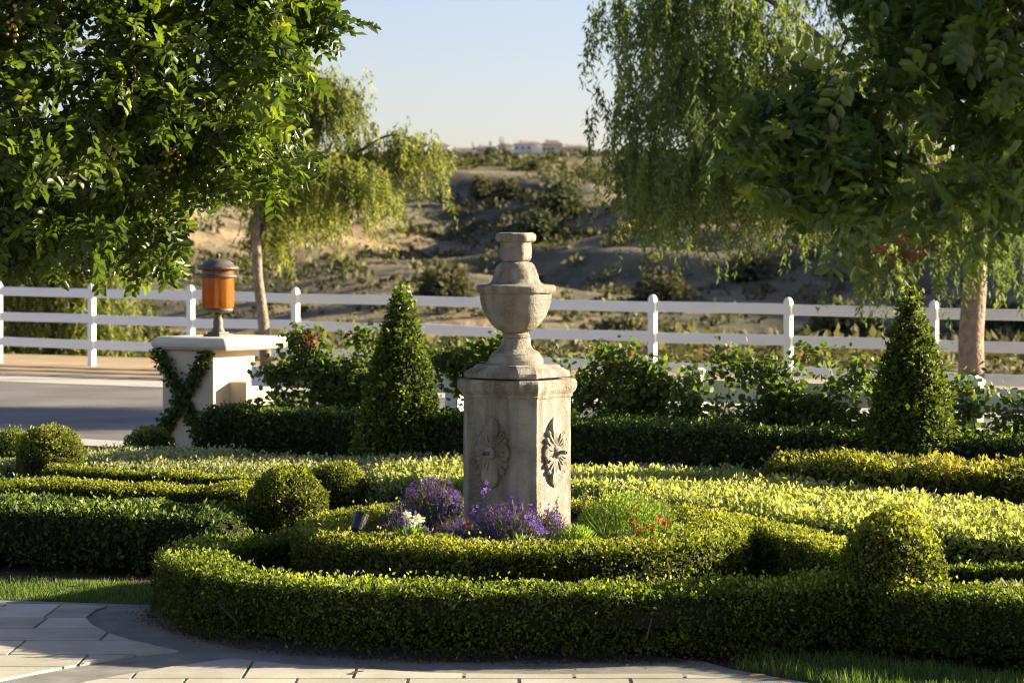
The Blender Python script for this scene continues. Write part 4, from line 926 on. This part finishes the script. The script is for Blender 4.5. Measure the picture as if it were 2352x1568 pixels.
def carob(label, base, ctr, rad, nclus, per, Ll, Lw, extra, ex=2.6, seed=3, dead=None, group='glossy leaved trees framing the view', berries=60, tmean=.42, lm='carob', zmin=lambda x: 0 * x + 1.9):
    global rng
    rng = np.random.default_rng(seed); random.seed(seed)
    root = empty('carob_tree', (base[0], base[1], 0), label, 'tree', group)
    ctr = np.array(ctr, float); rad = np.array(rad, float)
    q = rvec(nclus * 3)
    f = (np.abs(q) ** ex).sum(1) ** (-1 / ex)
    lump = 1 + wob(q, .10, 4.2, seed) + wob(q, .05, 9, seed + 1)
    keep = (q[:, 1] < .55); q, f, lump = q[keep][:nclus], f[keep][:nclus], lump[keep][:nclus]
    m_ = len(q); shell = np.where(rng.random(m_) < .72, rng.uniform(.86, 1.0, m_), rng.uniform(.5, .86, m_))
    CP = ctr + q * (f * lump * shell)[:, None] * rad
    CD = unit(q / rad * rad.mean() + np.array([0, 0, -.12]))
    for (p, d, cnt, sp) in extra:
        CP = np.concatenate([CP, np.array(p) + rng.normal(0, 1, (cnt, 3)) * np.array(sp)]); CD = np.concatenate([CD, unit(np.tile(d, (cnt, 1)) + rvec(cnt) * .4)])
    zk = CP[:, 2] > zmin(CP[:, 0])
    uu = 1176 + CP[:, 0] / CP[:, 1] * FPX; vv = HOR - (CP[:, 2] - CZ) / CP[:, 1] * FPX
    zk &= ((uu > -200) & (uu < 2550) & (vv > -220)) | (rng.random(len(CP)) < .3)          # parts of the crown far out of view are thinner
    CP, CD = CP[zk], CD[zk]
    # trunk, limbs, twigs
    bm = bmesh.new(); b = Vector((base[0], base[1], 0)); fork = Vector((base[0], base[1], ctr[2] - rad[2] * .75))
    bm_tube(bm, [b, b + Vector((.03, 0, .5)), fork], [.19, .15, .13], 12); bm_obj('trunk', bm, M['bark'], root)
    limbs = []
    for i in range(10):
        a = rvec(1)[0]; a[2] = abs(a[2]) * .8 - .1; e = Vector(ctr + a * rad * .72); mid = (fork + e) / 2 + Vector((0, 0, .12))
        bm = bmesh.new(); bm_tube(bm, [fork, mid, e], [.075, .05, .022], 8); bm_obj('limb', bm, M['bark'], root); limbs += [(fork * (1 - t) + mid * t) for t in (.6, 1)] + [(mid * (1 - t) + e * t) for t in (.33, .66, 1)]
    La = np.array([tuple(l) for l in limbs]); bm = bmesh.new()
    for i in range(0, len(CP), 2):
        j = ((La - CP[i]) ** 2).sum(1).argmin(); p1 = Vector(CP[i]); dv = Vector(La[j]) - p1; p0 = p1 + dv.normalized() * min(dv.length, .16); mid = (p0 + p1) / 2 + Vector(rvec(1)[0]) * .04
        bm_tube(bm, [p0, mid, p1], [.005, .004, .002], 4)
    tag(bm_obj('twigs', bm, M['twig'], root), kind='stuff')
    # compound leaves fanned round every twig end
    n = len(CP) * per
    ci = np.repeat(np.arange(len(CP)), per)
    D = unit(CD[ci] * .75 + rvec(n) * .85 + np.array([0, -.05, .02])); Nn = unit(np.array([.1, -.35, .75]) + rvec(n) * .75)
    P = CP[ci] + rng.normal(0, .035, (n, 3)) - CD[ci] * rng.uniform(0, .16, n)[:, None]
    ctint = np.clip(rng.normal(tmean, .16, len(CP)), 0, .85); young = rng.random(len(CP)) < .10; ctint[young] = rng.uniform(.7, .93, young.sum())
    tint = np.clip(ctint[ci] + rng.normal(0, .08, n), 0, .95)
    variants = [compound(Ll, Lw, 3 if k % 3 else 4, seed * 10 + k) for k in range(6)]
    vi = rng.integers(0, 6, n); Rm = frames(D, Nn); sc_ = rng.uniform(.75, 1.15, n)
    # the 300 largest in view become leaves of their own
    u_ = 1176 + P[:, 0] / P[:, 1] * FPX; v_ = HOR - (P[:, 2] - CZ) / P[:, 1] * FPX
    inside = (u_ > 10) & (u_ < 2340) & (v_ > 0)
    key = np.where(inside, (P[:, 1] - (ctr[1] - rad[1])) + rng.uniform(0, .5, n), 99); order = np.argsort(key)
    single = np.zeros(n, bool); single[order[:300]] = True; single &= inside
    for k in range(6):
        s_ = (vi == k) & ~single
        V, F, tt = inst(variants[k][0], variants[k][1], P[s_], Rm[s_], sc_[s_], tint[s_])
        if k == 0: VV, FF, TT = [V], [F], [tt]; nb = len(V)
        else: VV.append(V); FF.append(F + nb); TT.append(tt); nb += len(V)
    crown = tag(np_obj('crown', np.concatenate(VV), np.concatenate(FF), M[lm], root, np.concatenate(TT)), kind='stuff')
    pm = {}
    o_ = wl(root)
    for i in np.where(single)[0]:
        tq = int(min(3, tint[i] * 4)); kk = (vi[i], tq)
        if kk not in pm: pm[kk] = np_mesh('leaf', variants[vi[i]][0], variants[vi[i]][1], M[lm], np.full(len(variants[vi[i]][0]), .2 + .22 * tq))
        o = link('leaf', pm[kk], root, P[i] - o_); o.rotation_mode = 'QUATERNION'; o.rotation_quaternion = Matrix(Rm[i].tolist()).to_quaternion(); o.scale = (sc_[i],) * 3
    # berry sprays
    bs = bmesh.new(); vis = np.where((1176 + CP[:, 0] / CP[:, 1] * FPX > 0) & (CP[:, 1] < ctr[1]))[0]
    for i in range(berries // 8):
        c = Vector(CP[vis[rng.integers(0, len(vis))]]) + Vector((0, -.14, -.04))
        for _ in range(18):
            r_ = bmesh.ops.create_icosphere(bs, subdivisions=1, radius=random.uniform(.006, .010)); bmesh.ops.translate(bs, verts=r_['verts'], vec=c + Vector((random.gauss(0, .022), random.gauss(0, .02), random.gauss(0, .045))))
    tag(bm_obj('fruit', bs, M['berry'], root), kind='stuff')
    if dead is not None:
        P = np.array(dead) + rng.normal(0, 1, (9, 3)) * np.array([.03, .03, .03]); V, F, tt = inst(variants[1][0], variants[1][1], P, frames(unit(rvec(9) + [0, 0, -.6]), rvec(9)), np.full(9, .5), rng.uniform(.0, .6, 9))
        tag(np_obj('dead_leaves', V, F, M['dead'], root, tt), 'cluster of rust brown dead leaves', kind='stuff')
    return root
carob('large glossy green tree filling the upper left corner', (-3.4, 12.3), (-2.86, 12.0, 3.45), (1.85, 1.6, 1.50), 2300, 8, .061, .031,
      [(at(715, 20, 11.6), (1, 0, .1), 10, (.08, .2, .08)), (at(690, 400, 11.3), (1, 0, 0), 12, (.10, .2, .10)), (at(385, 575, 11.3), (0, 0, -1), 16, (.10, .2, .06)), (at(100, 560, 11.2), (-.1, 0, -1), 14, (.14, .2, .10))], seed=4, berries=110, zmin=lambda x: np.where(x < -1.62, 1.98, 2.15 + (x + 1.62) * .36))
carob('darker glossy tree hanging in at the upper right corner', (3.5, 9.9), (3.08, 9.4, 3.56), (1.84, 1.48, 1.47), 2500, 7, .066, .031,
      [(at(1830, 345, 9.0), (-1, 0, .1), 26, (.11, .14, .08)), (at(1930, 300, 9.0), (-1, 0, 0), 30, (.14, .16, .14)), (at(1950, 470, 8.9), (-.8, 0, -.2), 22, (.10, .15, .08)), (at(1940, 540, 8.7), (-.5, 0, -.1), 12, (.09, .15, .05)), (at(2200, 480, 8.4), (-.2, -.4, -.1), 30, (.28, .12, .07))], seed=9, dead=at(2070, 550, 8.25), berries=64, tmean=.5, lm='carob2', zmin=lambda x: 0 * x + 2.16)
rng = np.random.default_rng(21); random.seed(21)

# ------------------------------------------------------------------ pepper trees (weeping)
def weeping(name, label, base, trunk_pts, trunk_r, arms, nstr, smin, smax, leafL, mat, per=46, group='weeping pepper trees beyond the garden', cat='tree', spread=.35, gap=.0, seed=1):
    rg = np.random.default_rng(seed)
    root = empty(name, tuple(base), label, cat, group)
    bm = bmesh.new(); bm_tube(bm, trunk_pts, trunk_r, 12)
    tr = bm_obj('trunk', bm, M['bark'], root, smooth=True)
    hang, wts = [], []
    for pts, r0 in arms:
        C = spline(pts, .15); bm = bmesh.new(); bm_tube(bm, [tuple(p) for p in C], list(np.linspace(r0, .012, len(C))), 7); bm_obj('limb', bm, M['twig'], root)
        k = np.arange(int(len(C) * .25), len(C)); hang.append(C[k]); 
    H = np.concatenate(hang)
    i = rg.integers(0, len(H), nstr); P0 = H[i] + rg.normal(0, spread, (nstr, 3)) * np.array([1, 1, .55])
    Ls = rg.uniform(smin, smax, nstr) * (.55 + .45 * rg.random(nstr)); out = unit(rg.normal(size=(nstr, 3)) * [1, 1, .2])
    t = (np.arange(per) + .5) / per
    sway = rg.normal(0, .12, (nstr, 3)); sway[:, 2] = 0
    S_ = P0[:, None] + (out * [1, 1, 0])[:, None] * (.16 * np.sqrt(t))[None, :, None] * Ls[:, None, None] + sway[:, None] * (t ** 2)[None, :, None] * Ls[:, None, None]
    S_[:, :, 2] += (.10 * np.sin(t * 2.2) - t)[None] * Ls[:, None]
    P = S_.reshape(-1, 3) + rg.normal(0, .022, (nstr * per, 3)); n = len(P)
    D = unit(rg.normal(size=(n, 3)) * [.55, .55, .4] + [0, 0, -.95]); L_ = leafL * rg.uniform(.7, 1.3, n)
    ti = np.clip(np.repeat(rg.normal(.45, .2, nstr), per) + rg.normal(0, .12, n), 0, 1)
    V, F, tt = inst(DIA, DIA_F, P, frames(D, unit(rg.normal(size=(n, 3)))), np.stack([L_, L_ * .26, L_ * .26], 1), ti)
    tag(np_obj('crown', V, F, mat, root, tt), kind='stuff')
    return root
d = 40.5
A = lambda u, v, dd=0: at(u, v, d + dd)
tb = A(612, 872); tb[2] = .03
weeping('pepper_tree', 'small weeping pepper tree with leaning pale trunk, lit yellow green', tb, [tb, A(605, 740), A(592, 640), A(588, 540), A(600, 420)], [.10, .095, .085, .08, .06],
        [([A(600, 420), A(640, 270), A(700, 185), A(765, 190), A(800, 240)], .04), ([A(592, 560), A(640, 440), A(720, 400), A(820, 350), A(900, 310), A(985, 335)], .05), ([A(600, 450), A(640, 300, .5), A(690, 215), A(735, 200), A(770, 250)], .05), ([A(600, 450), A(660, 350, -.6), A(740, 380, -1), A(850, 400, -1.2), A(900, 420, -1)], .04),
         ([A(600, 450), A(560, 330, .4), A(520, 300, .6), A(450, 330, .6)], .04), ([A(592, 560), A(640, 470, .9), A(700, 440, 1.2), A(760, 460, 1.4)], .035), ([A(600, 450), A(650, 250), A(660, 150), A(640, 100)], .04)],
        1500, .45, 1.35, .10, M['pepper'], 40, spread=.24, seed=5)
d = 33.0
tb = A(2232, 925); tb[2] = .03
weeping('pepper_tree', 'big weeping pepper tree with thick rough trunk, shaded dark green', tb, [tb, A(2230, 780), A(2240, 640), A(2236, 540), A(2240, 380), A(2200, 200)], [.19, .175, .165, .16, .14, .12],
        [([A(2236, 450), A(2100, 330), A(1900, 190), A(1700, 60), A(1600, 10), A(1530, 40)], .10), ([A(2236, 450), A(2050, 250, -1), A(1850, 60, -1.5), A(1650, -60, -2), A(1540, -40, -2), A(1480, 60, -2)], .09),
         ([A(2236, 400), A(2050, 300, 1), A(1860, 200, 1.5), A(1680, 190, 1.5), A(1570, 200, 1.5), A(1480, 250, 1.4)], .09), ([A(2236, 420), A(2080, 360, -1), A(1900, 300, -1.6), A(1760, 280, -2), A(1600, 270, -2)], .08),
         ([A(2230, 300), A(2100, 80), A(1950, -100), A(1800, -200), A(1620, -160)], .08), ([A(2230, 300), A(2250, 60), A(2330, -100), A(2480, -150), A(2600, -50)], .08), ([A(2236, 400), A(2330, 250), A(2450, 180), A(2560, 220)], .08),
         ([A(1900, 190), A(1780, 180, .6), A(1620, 120, .8), A(1540, 150, 1), A(1480, 180, 1)], .05), ([A(2236, 470), A(2180, 470, -.8), A(2100, 500, -1.2), A(1990, 560, -1.4)], .04), ([A(2236, 470), A(2280, 480, -.8), A(2330, 560, -1)], .03), ([A(1900, 240), A(1780, 300, 1), A(1600, 340, 1), A(1455, 360, 1)], .05), ([A(1900, 240), A(1760, 330, -1), A(1560, 370, -1.4), A(1450, 330, -1)], .05), ([A(2100, 330), A(1900, 380, 0), A(1700, 390, .3), A(1500, 400, .2)], .05), ([A(1700, 60), A(1560, 130, -.5), A(1490, 180, -.6), A(1440, 230, -.5)], .04), ([A(2236, 430), A(2180, 380, -1.5), A(2100, 380, -2.2), A(2000, 400, -2.6)], .05), ([A(1560, 10), A(1520, -20), A(1440, 0), A(1400, 40)], .03)],
        2500, .6, 1.7, .10, M['pepper2'], 48, spread=.27, seed=6)
# low trailing strands on the right tree by its trunk
d = 52.0
tb = A(110, 840); tb[2] = -.1
weeping('pepper_shrub', 'low yellowish pepper shrub behind the white fence at the left', tb, [tb, A(115, 760), A(130, 700)], [.12, .1, .08],
        [([A(130, 760), A(180, 640), A(230, 590), A(260, 620)], .05), ([A(120, 760), A(90, 640), A(40, 560), A(-60, 560)], .05), ([A(130, 760), A(130, 600), A(160, 540), A(200, 560)], .05), ([A(120, 770), A(60, 720), A(-20, 690), A(-100, 700)], .04), ([A(130, 780), A(200, 730), A(250, 720)], .04)],
        700, .8, 2.0, .14, M['pepper'], 40, spread=.45, cat='shrub', group='weeping pepper trees beyond the garden', seed=7)

# ------------------------------------------------------------------ hillside shrubs, far trees, houses
def cloud(c, r, h, n, sz, seed):
    r_ = np.random.default_rng(seed); q = unit(r_.normal(size=(n, 3))); q[:, 2] = np.abs(q[:, 2])
    lump = 1 + wob(q, .22, 3, seed)
    P = np.array(c) + q * (lump * r_.uniform(.72, 1.04, n))[:, None] * np.array([r, r, h])
    D = unit(q + r_.normal(size=(n, 3)) * .8); L_ = sz * r_.uniform(.6, 1.3, n)
    return P, D, unit(q + r_.normal(size=(n, 3)) * .6), L_
def shrub_thing(label, u, v, d_, wpx, hpx, n, mat, sz=None, name='hill_shrub', tint=(.1, .6), group='big shrubs on the hillside'):
    """v = foot of the shrub"""
    x = (u - 1176) * d_ / FPX; z = float(terrain(x, d_)); r = wpx / 2 * d_ / FPX; h = hpx * d_ / FPX
    root = empty(name, (x, d_, z), label, 'shrub', group)
    P, D, Nn, L_ = cloud((x, d_, z), r, h, n, sz or r * .22, int(u + v))
    V, F, tt = inst(DIA, DIA_F, P, frames(D, Nn), np.stack([L_, L_ * .7, L_ * .7], 1), rng.uniform(*tint, n))
    tag(np_obj('foliage', V, F, mat, root, tt), kind='stuff')
    bm = bmesh.new(); r_ = bmesh.ops.create_icosphere(bm, subdivisions=2, radius=1)
    for v_ in bm.verts: v_.co = Vector((x + v_.co.x * r * .7, d_ + v_.co.y * r * .7, z + max(-.3, v_.co.z) * h * .7))
    bm_obj('branches', bm, M['core'], root)
    return root
def depth_for(u, v):
    """distance at which the hillside shows at this point"""
    yy = np.linspace(50, 1400, 3000); xx = (u - 1176) * yy / FPX; vv = HOR - (terrain(xx, yy) - CZ) / yy * FPX
    run = np.minimum.accumulate(vv); k = np.where(run <= v)[0]
    return float(yy[k[0]]) if len(k) else 1300.0
for u, v, wp, hp, lb in ((1022, 690, 135, 78, 'large rounded olive shrub behind the fence left of the urn'), (1290, 505, 110, 85, 'dark shrub mass in the gully on the hill, right of the urn'), (1240, 560, 120, 70, 'lower dark shrub mass in the hill gully above the urn'), (1165, 455, 62, 46, 'round shrub on the upper slope at centre'), (1110, 452, 66, 44, 'round shrub on the upper slope left of centre'), (1225, 392, 36, 24, 'small dark round shrub below the hilltop houses'),
                         (1940, 770, 150, 75, 'dark shrub seen through the fence near the right cone'), (1520, 690, 120, 60, 'grey shrub on the right hillside below the willowy tree'), (1720, 640, 110, 60, 'grey green shrub high on the right slope'), (340, 800, 120, 50, 'dull green shrub seen through the fence left of the lantern'), (1420, 780, 110, 45, 'olive shrub seen through the fence right of the urn'), (1530, 790, 80, 40, 'yellowish shrub through the fence by the post right of the urn'), (2300, 760, 130, 60, 'dark shrub through the fence at the right edge'), (1780, 820, 130, 45, 'yellow green low shrub under the far fence right of centre')):
    shrub_thing(lb, u, v, min(depth_for(u, v), 900), wp, hp, 900, M['scrub'] if 'dark' not in lb else M['farleaf'], tint=(.2, .95))
# uncountable scrub over the slopes
r_ = np.random.default_rng(77); VV, FF, TT, nb = [], [], [], 0
Ps, Ds, Ns, Ls, Ts = [], [], [], [], []
for i in range(5200):
    y = 60 + 220 * r_.random() ** .8 if i % 5 else 260 + 700 * r_.random(); x = r_.uniform(-.26, .26) * y; z = float(terrain(x, y))
    if math.sin(x / 6 + y / 14) + math.sin(x / 3.5 - y / 9 + 1) < r_.uniform(-1.9, .9): continue
    s_ = r_.uniform(.35, 1.0) * np.interp(y, [50, 150, 260, 500, 900], [.5, .85, 1.2, 2.4, 4])
    n = 20; P, D, Nn, L_ = cloud((x, y, z - .1 * s_), s_, s_ * .7, n, s_ * .6, i)
    Ps.append(P); Ds.append(D); Ns.append(Nn); Ls.append(L_); Ts.append(np.clip(r_.uniform(0, .8) + r_.normal(0, .12, n), 0, 1))
P, D, Nn, L_, T_ = map(np.concatenate, (Ps, Ds, Ns, Ls, Ts))
V, F, tt = inst(DIA, DIA_F, P, frames(D, Nn), np.stack([L_, L_ * .8, L_ * .8], 1), T_)
tag(np_obj('hillside_scrub', V, F, M['scrub'], None, tt), 'low grey green scrub scattered over the dry hillside', kind='stuff')
# the brushy bank right behind the fence
Ps, Ds, Ns, Ls, Ts = [], [], [], [], []
for i in range(420):
    x = r_.uniform(-16, 16); y = fl(46, x) + r_.uniform(0, 26); z = float(terrain(x, y)); s_ = r_.uniform(.2, .75)
    n = 46; P, D, Nn, L_ = cloud((x, y, z - .05), s_ * 1.3, s_, n, s_ * .4, 9000 + i)
    Ps.append(P); Ds.append(D); Ns.append(Nn); Ls.append(L_); Ts.append(np.clip(r_.uniform(.25, 1) + r_.normal(0, .1, n), 0, 1))
P, D, Nn, L_, T_ = map(np.concatenate, (Ps, Ds, Ns, Ls, Ts))
V, F, tt = inst(DIA, DIA_F, P, frames(D, Nn), np.stack([L_, L_ * .6, L_ * .6], 1), T_)
tag(np_obj('dry_brush', V, F, M['scrub'], None, tt), 'dry yellowish brush on the bank behind the white fence', kind='stuff')

def house(label, u, d_, wpx, hpx, mat, seed):
    r = random.Random(seed); x = (u - 1176) * d_ / FPX; z = float(terrain(x, d_)) - .5; W_ = wpx * d_ / FPX; H_ = hpx * d_ / FPX; D_ = W_ * .7
    root = empty('house', (x, d_, z), label, 'house', 'houses along the ridge')
    bm = bmesh.new(); bm_box(bm, (x, d_, z + H_ / 2), (W_, D_, H_)); bm_box(bm, (x + W_ * .38, d_ - D_ * .35, z + H_ * .35), (W_ * .5, D_ * .7, H_ * .7)); bm_obj('wall', bm, mat, root)
    bm = bmesh.new(); e = .6
    bm_ring_loft(bm, [[(x + sx * (W_ / 2 + e) * k, d_ + sy * (D_ / 2 + e) * k2, z + H_ + zz_) for sx, sy in ((1, 1), (-1, 1), (-1, -1), (1, -1))] for k, k2, zz_ in ((1, 1, .01), (1, 1, .25), (.45, .05, H_ * .42))])
    rf = bm_obj('roof', bm, M['rooft'], root)
    bm = bmesh.new(); bm_box(bm, (x - W_ * .25, d_, z + H_ * 1.35), (1.0, 1.0, 1.8)); bm_obj('chimney', bm, mat, rf)
    for i in range(4):
        wx = x - W_ * .4 + W_ * .22 * i; bm = bmesh.new(); bm_box(bm, (wx, d_ - D_ / 2 - .04, z + H_ * .62), (W_ * .12, .1, H_ * .28)); wo = bm_obj('window', bm, M['frame'], root)
        bm = bmesh.new(); bm_box(bm, (wx, d_ - D_ / 2 - .1, z + H_ * .62), (W_ * .10, .06, H_ * .24)); bm_obj('pane', bm, M['glassd'], wo)
hl = [(1010, 1290, 42, 20, 'stucco2', 'pale house at the left end of the ridge, next to the lit pepper tree'), (1060, 1300, 56, 13, 'stucco2', 'low white house on the ridge left of centre'), (1112, 1300, 40, 16, 'stucco', 'small tan house on the ridge between dark tree clumps'), (1160, 1310, 34, 18, 'stucco', 'narrow house on the ridge above centre'), (1212, 1290, 64, 20, 'stucco2', 'wide white house on the ridge right of the cypresses'), (1268, 1270, 46, 25, 'stucco', 'tallest cream house on the ridge'), (1318, 1270, 66, 18, 'stucco', 'broad cream house on the ridge beside the shaded pepper tree')]
for i, (u, d_, wp, hp, m_, lb) in enumerate(hl): house(lb, u, d_, wp, hp, M[m_], i)
def fartree(label, u, d_, wpx, hpx, name, mat, n=160, tint=(.1, .8), group='trees along the ridge', cyp=False):
    x = (u - 1176) * d_ / FPX; z = float(terrain(x, d_)); r = wpx / 2 * d_ / FPX; h = hpx * d_ / FPX
    root = empty(name, (x, d_, z), label, 'tree', group)
    bm = bmesh.new(); bm_tube(bm, [(x, d_, z - .3), (x, d_, z + h * .6)], [.35, .2], 6); bm_obj('trunk', bm, M['bark'], root)
    P, D, Nn, L_ = cloud((x, d_, z + h * .12), r, h * .88, n, r * .5, int(u * 7))
    if cyp: k = (P[:, 2] - z) / h; P[:, 0] = x + (P[:, 0] - x) * (1.1 - .8 * k)
    V, F, tt = inst(DIA, DIA_F, P, frames(D, Nn), np.stack([L_, L_ * .7, L_ * .7], 1), rng.uniform(*tint, n))
    tag(np_obj('crown', V, F, mat, root, tt), kind='stuff')
for u, hp, lb in ((1086, 30, 'left single cypress on the ridge skyline'), (1126, 34, 'slim cypress between the two skyline groups'), (1149, 42, 'left of the two tall paired cypresses on the ridge'), (1156, 38, 'right of the two tall paired cypresses on the ridge')):
    fartree(lb, u, 1285, 10, hp, 'cypress', M['farleaf'], 120, (0, .4), 'cypresses on the ridge', True)
k = 0
names = ['left', 'second', 'third', 'fourth', 'fifth', 'sixth', 'seventh', 'eighth', 'ninth', 'tenth', 'eleventh', 'twelfth', 'thirteenth', 'fourteenth']
for u, d_, wp, hp in ((985, 1010, 50, 30), (1022, 1040, 44, 28), (1052, 1000, 50, 30), (1080, 1050, 36, 26), (1103, 1010, 32, 30), (1135, 1040, 56, 36), (1162, 1000, 50, 30), (1190, 1060, 34, 20), (1235, 1060, 40, 18), (1262, 1020, 26, 34), (1290, 1060, 34, 20), (1320, 1000, 60, 24), (1345, 1040, 40, 26)):
    fartree('bushy ridge tree below the houses, ' + names[k] + ' from the left', u, d_, wp, hp, 'ridge_tree', M['farleaf'], 170, (.1, 1.0) if k % 3 else (.0, .5)); k += 1

# ------------------------------------------------------------------ litter
FL = leaf_proto('fallen_leaf', .085, .5, M['dead'], 3, .2, 1.0)
for u, v, lb in ((838, 1531, 'yellow fallen leaf on the concrete under the front hedge'), (330, 1362, 'yellow fallen leaf on the left lawn strip'), (352, 1407, 'curled yellow leaf at the left corner of the front hedge'), (10, 1385, 'fallen leaf at the far left edge of the paving'), (1718, 1545, 'brown fallen leaf at the corner of lawn and paving'), (1790, 1562, 'tan fallen leaf on the lawn near the bottom edge'), (150, 1342, 'reddish fallen leaf on the mulch at the left'), (230, 1345, 'brown fallen leaf on the mulch left of the front hedge')):
    p = gnd(u, v, .05); o = link('fallen_leaf', FL[int(u) % 3], None, (p[0], p[1], .035)); tag(o, lb, 'leaf', 'fallen leaves on the ground')
    o.rotation_euler = (random.uniform(-.2, .2), random.uniform(-.2, .2), random.uniform(0, 6)); o.scale = (random.uniform(.8, 1.1),) * 3
n = 2600
e = rng.uniform(0, 1, n); idx = (e * (len(oc) - 1)).astype(int)
P = np.column_stack([oc[idx] - inn[idx] * rng.exponential(.035, n)[:, None] + rng.normal(0, .02, (n, 2)), rng.uniform(.016, .03, n)])
P2 = np.column_stack([rng.uniform(-3.4, -1.9, 900), rng.uniform(14.4, 15.1, 900), rng.uniform(.005, .02, 900)]); P3 = np.column_stack([rng.uniform(.9, 2.3, 1200), rng.uniform(11.6, 12.1, 1200), rng.uniform(.005, .02, 1200)])
P = np.concatenate([P, P2, P3]); n = len(P); L_ = rng.uniform(.008, .024, n)
V, F, tt = inst(DIA, DIA_F, P, frames(unit(rvec(n) * [1, 1, .25]), unit(rvec(n) * .5 + [0, 0, 1])), np.stack([L_, L_ * .6, L_ * .6], 1), rng.uniform(0, 1, n))
tag(np_obj('leaf_litter', V, F, M['dead'], None, tt), 'dry clippings and litter along the foot of the hedges', kind='stuff')
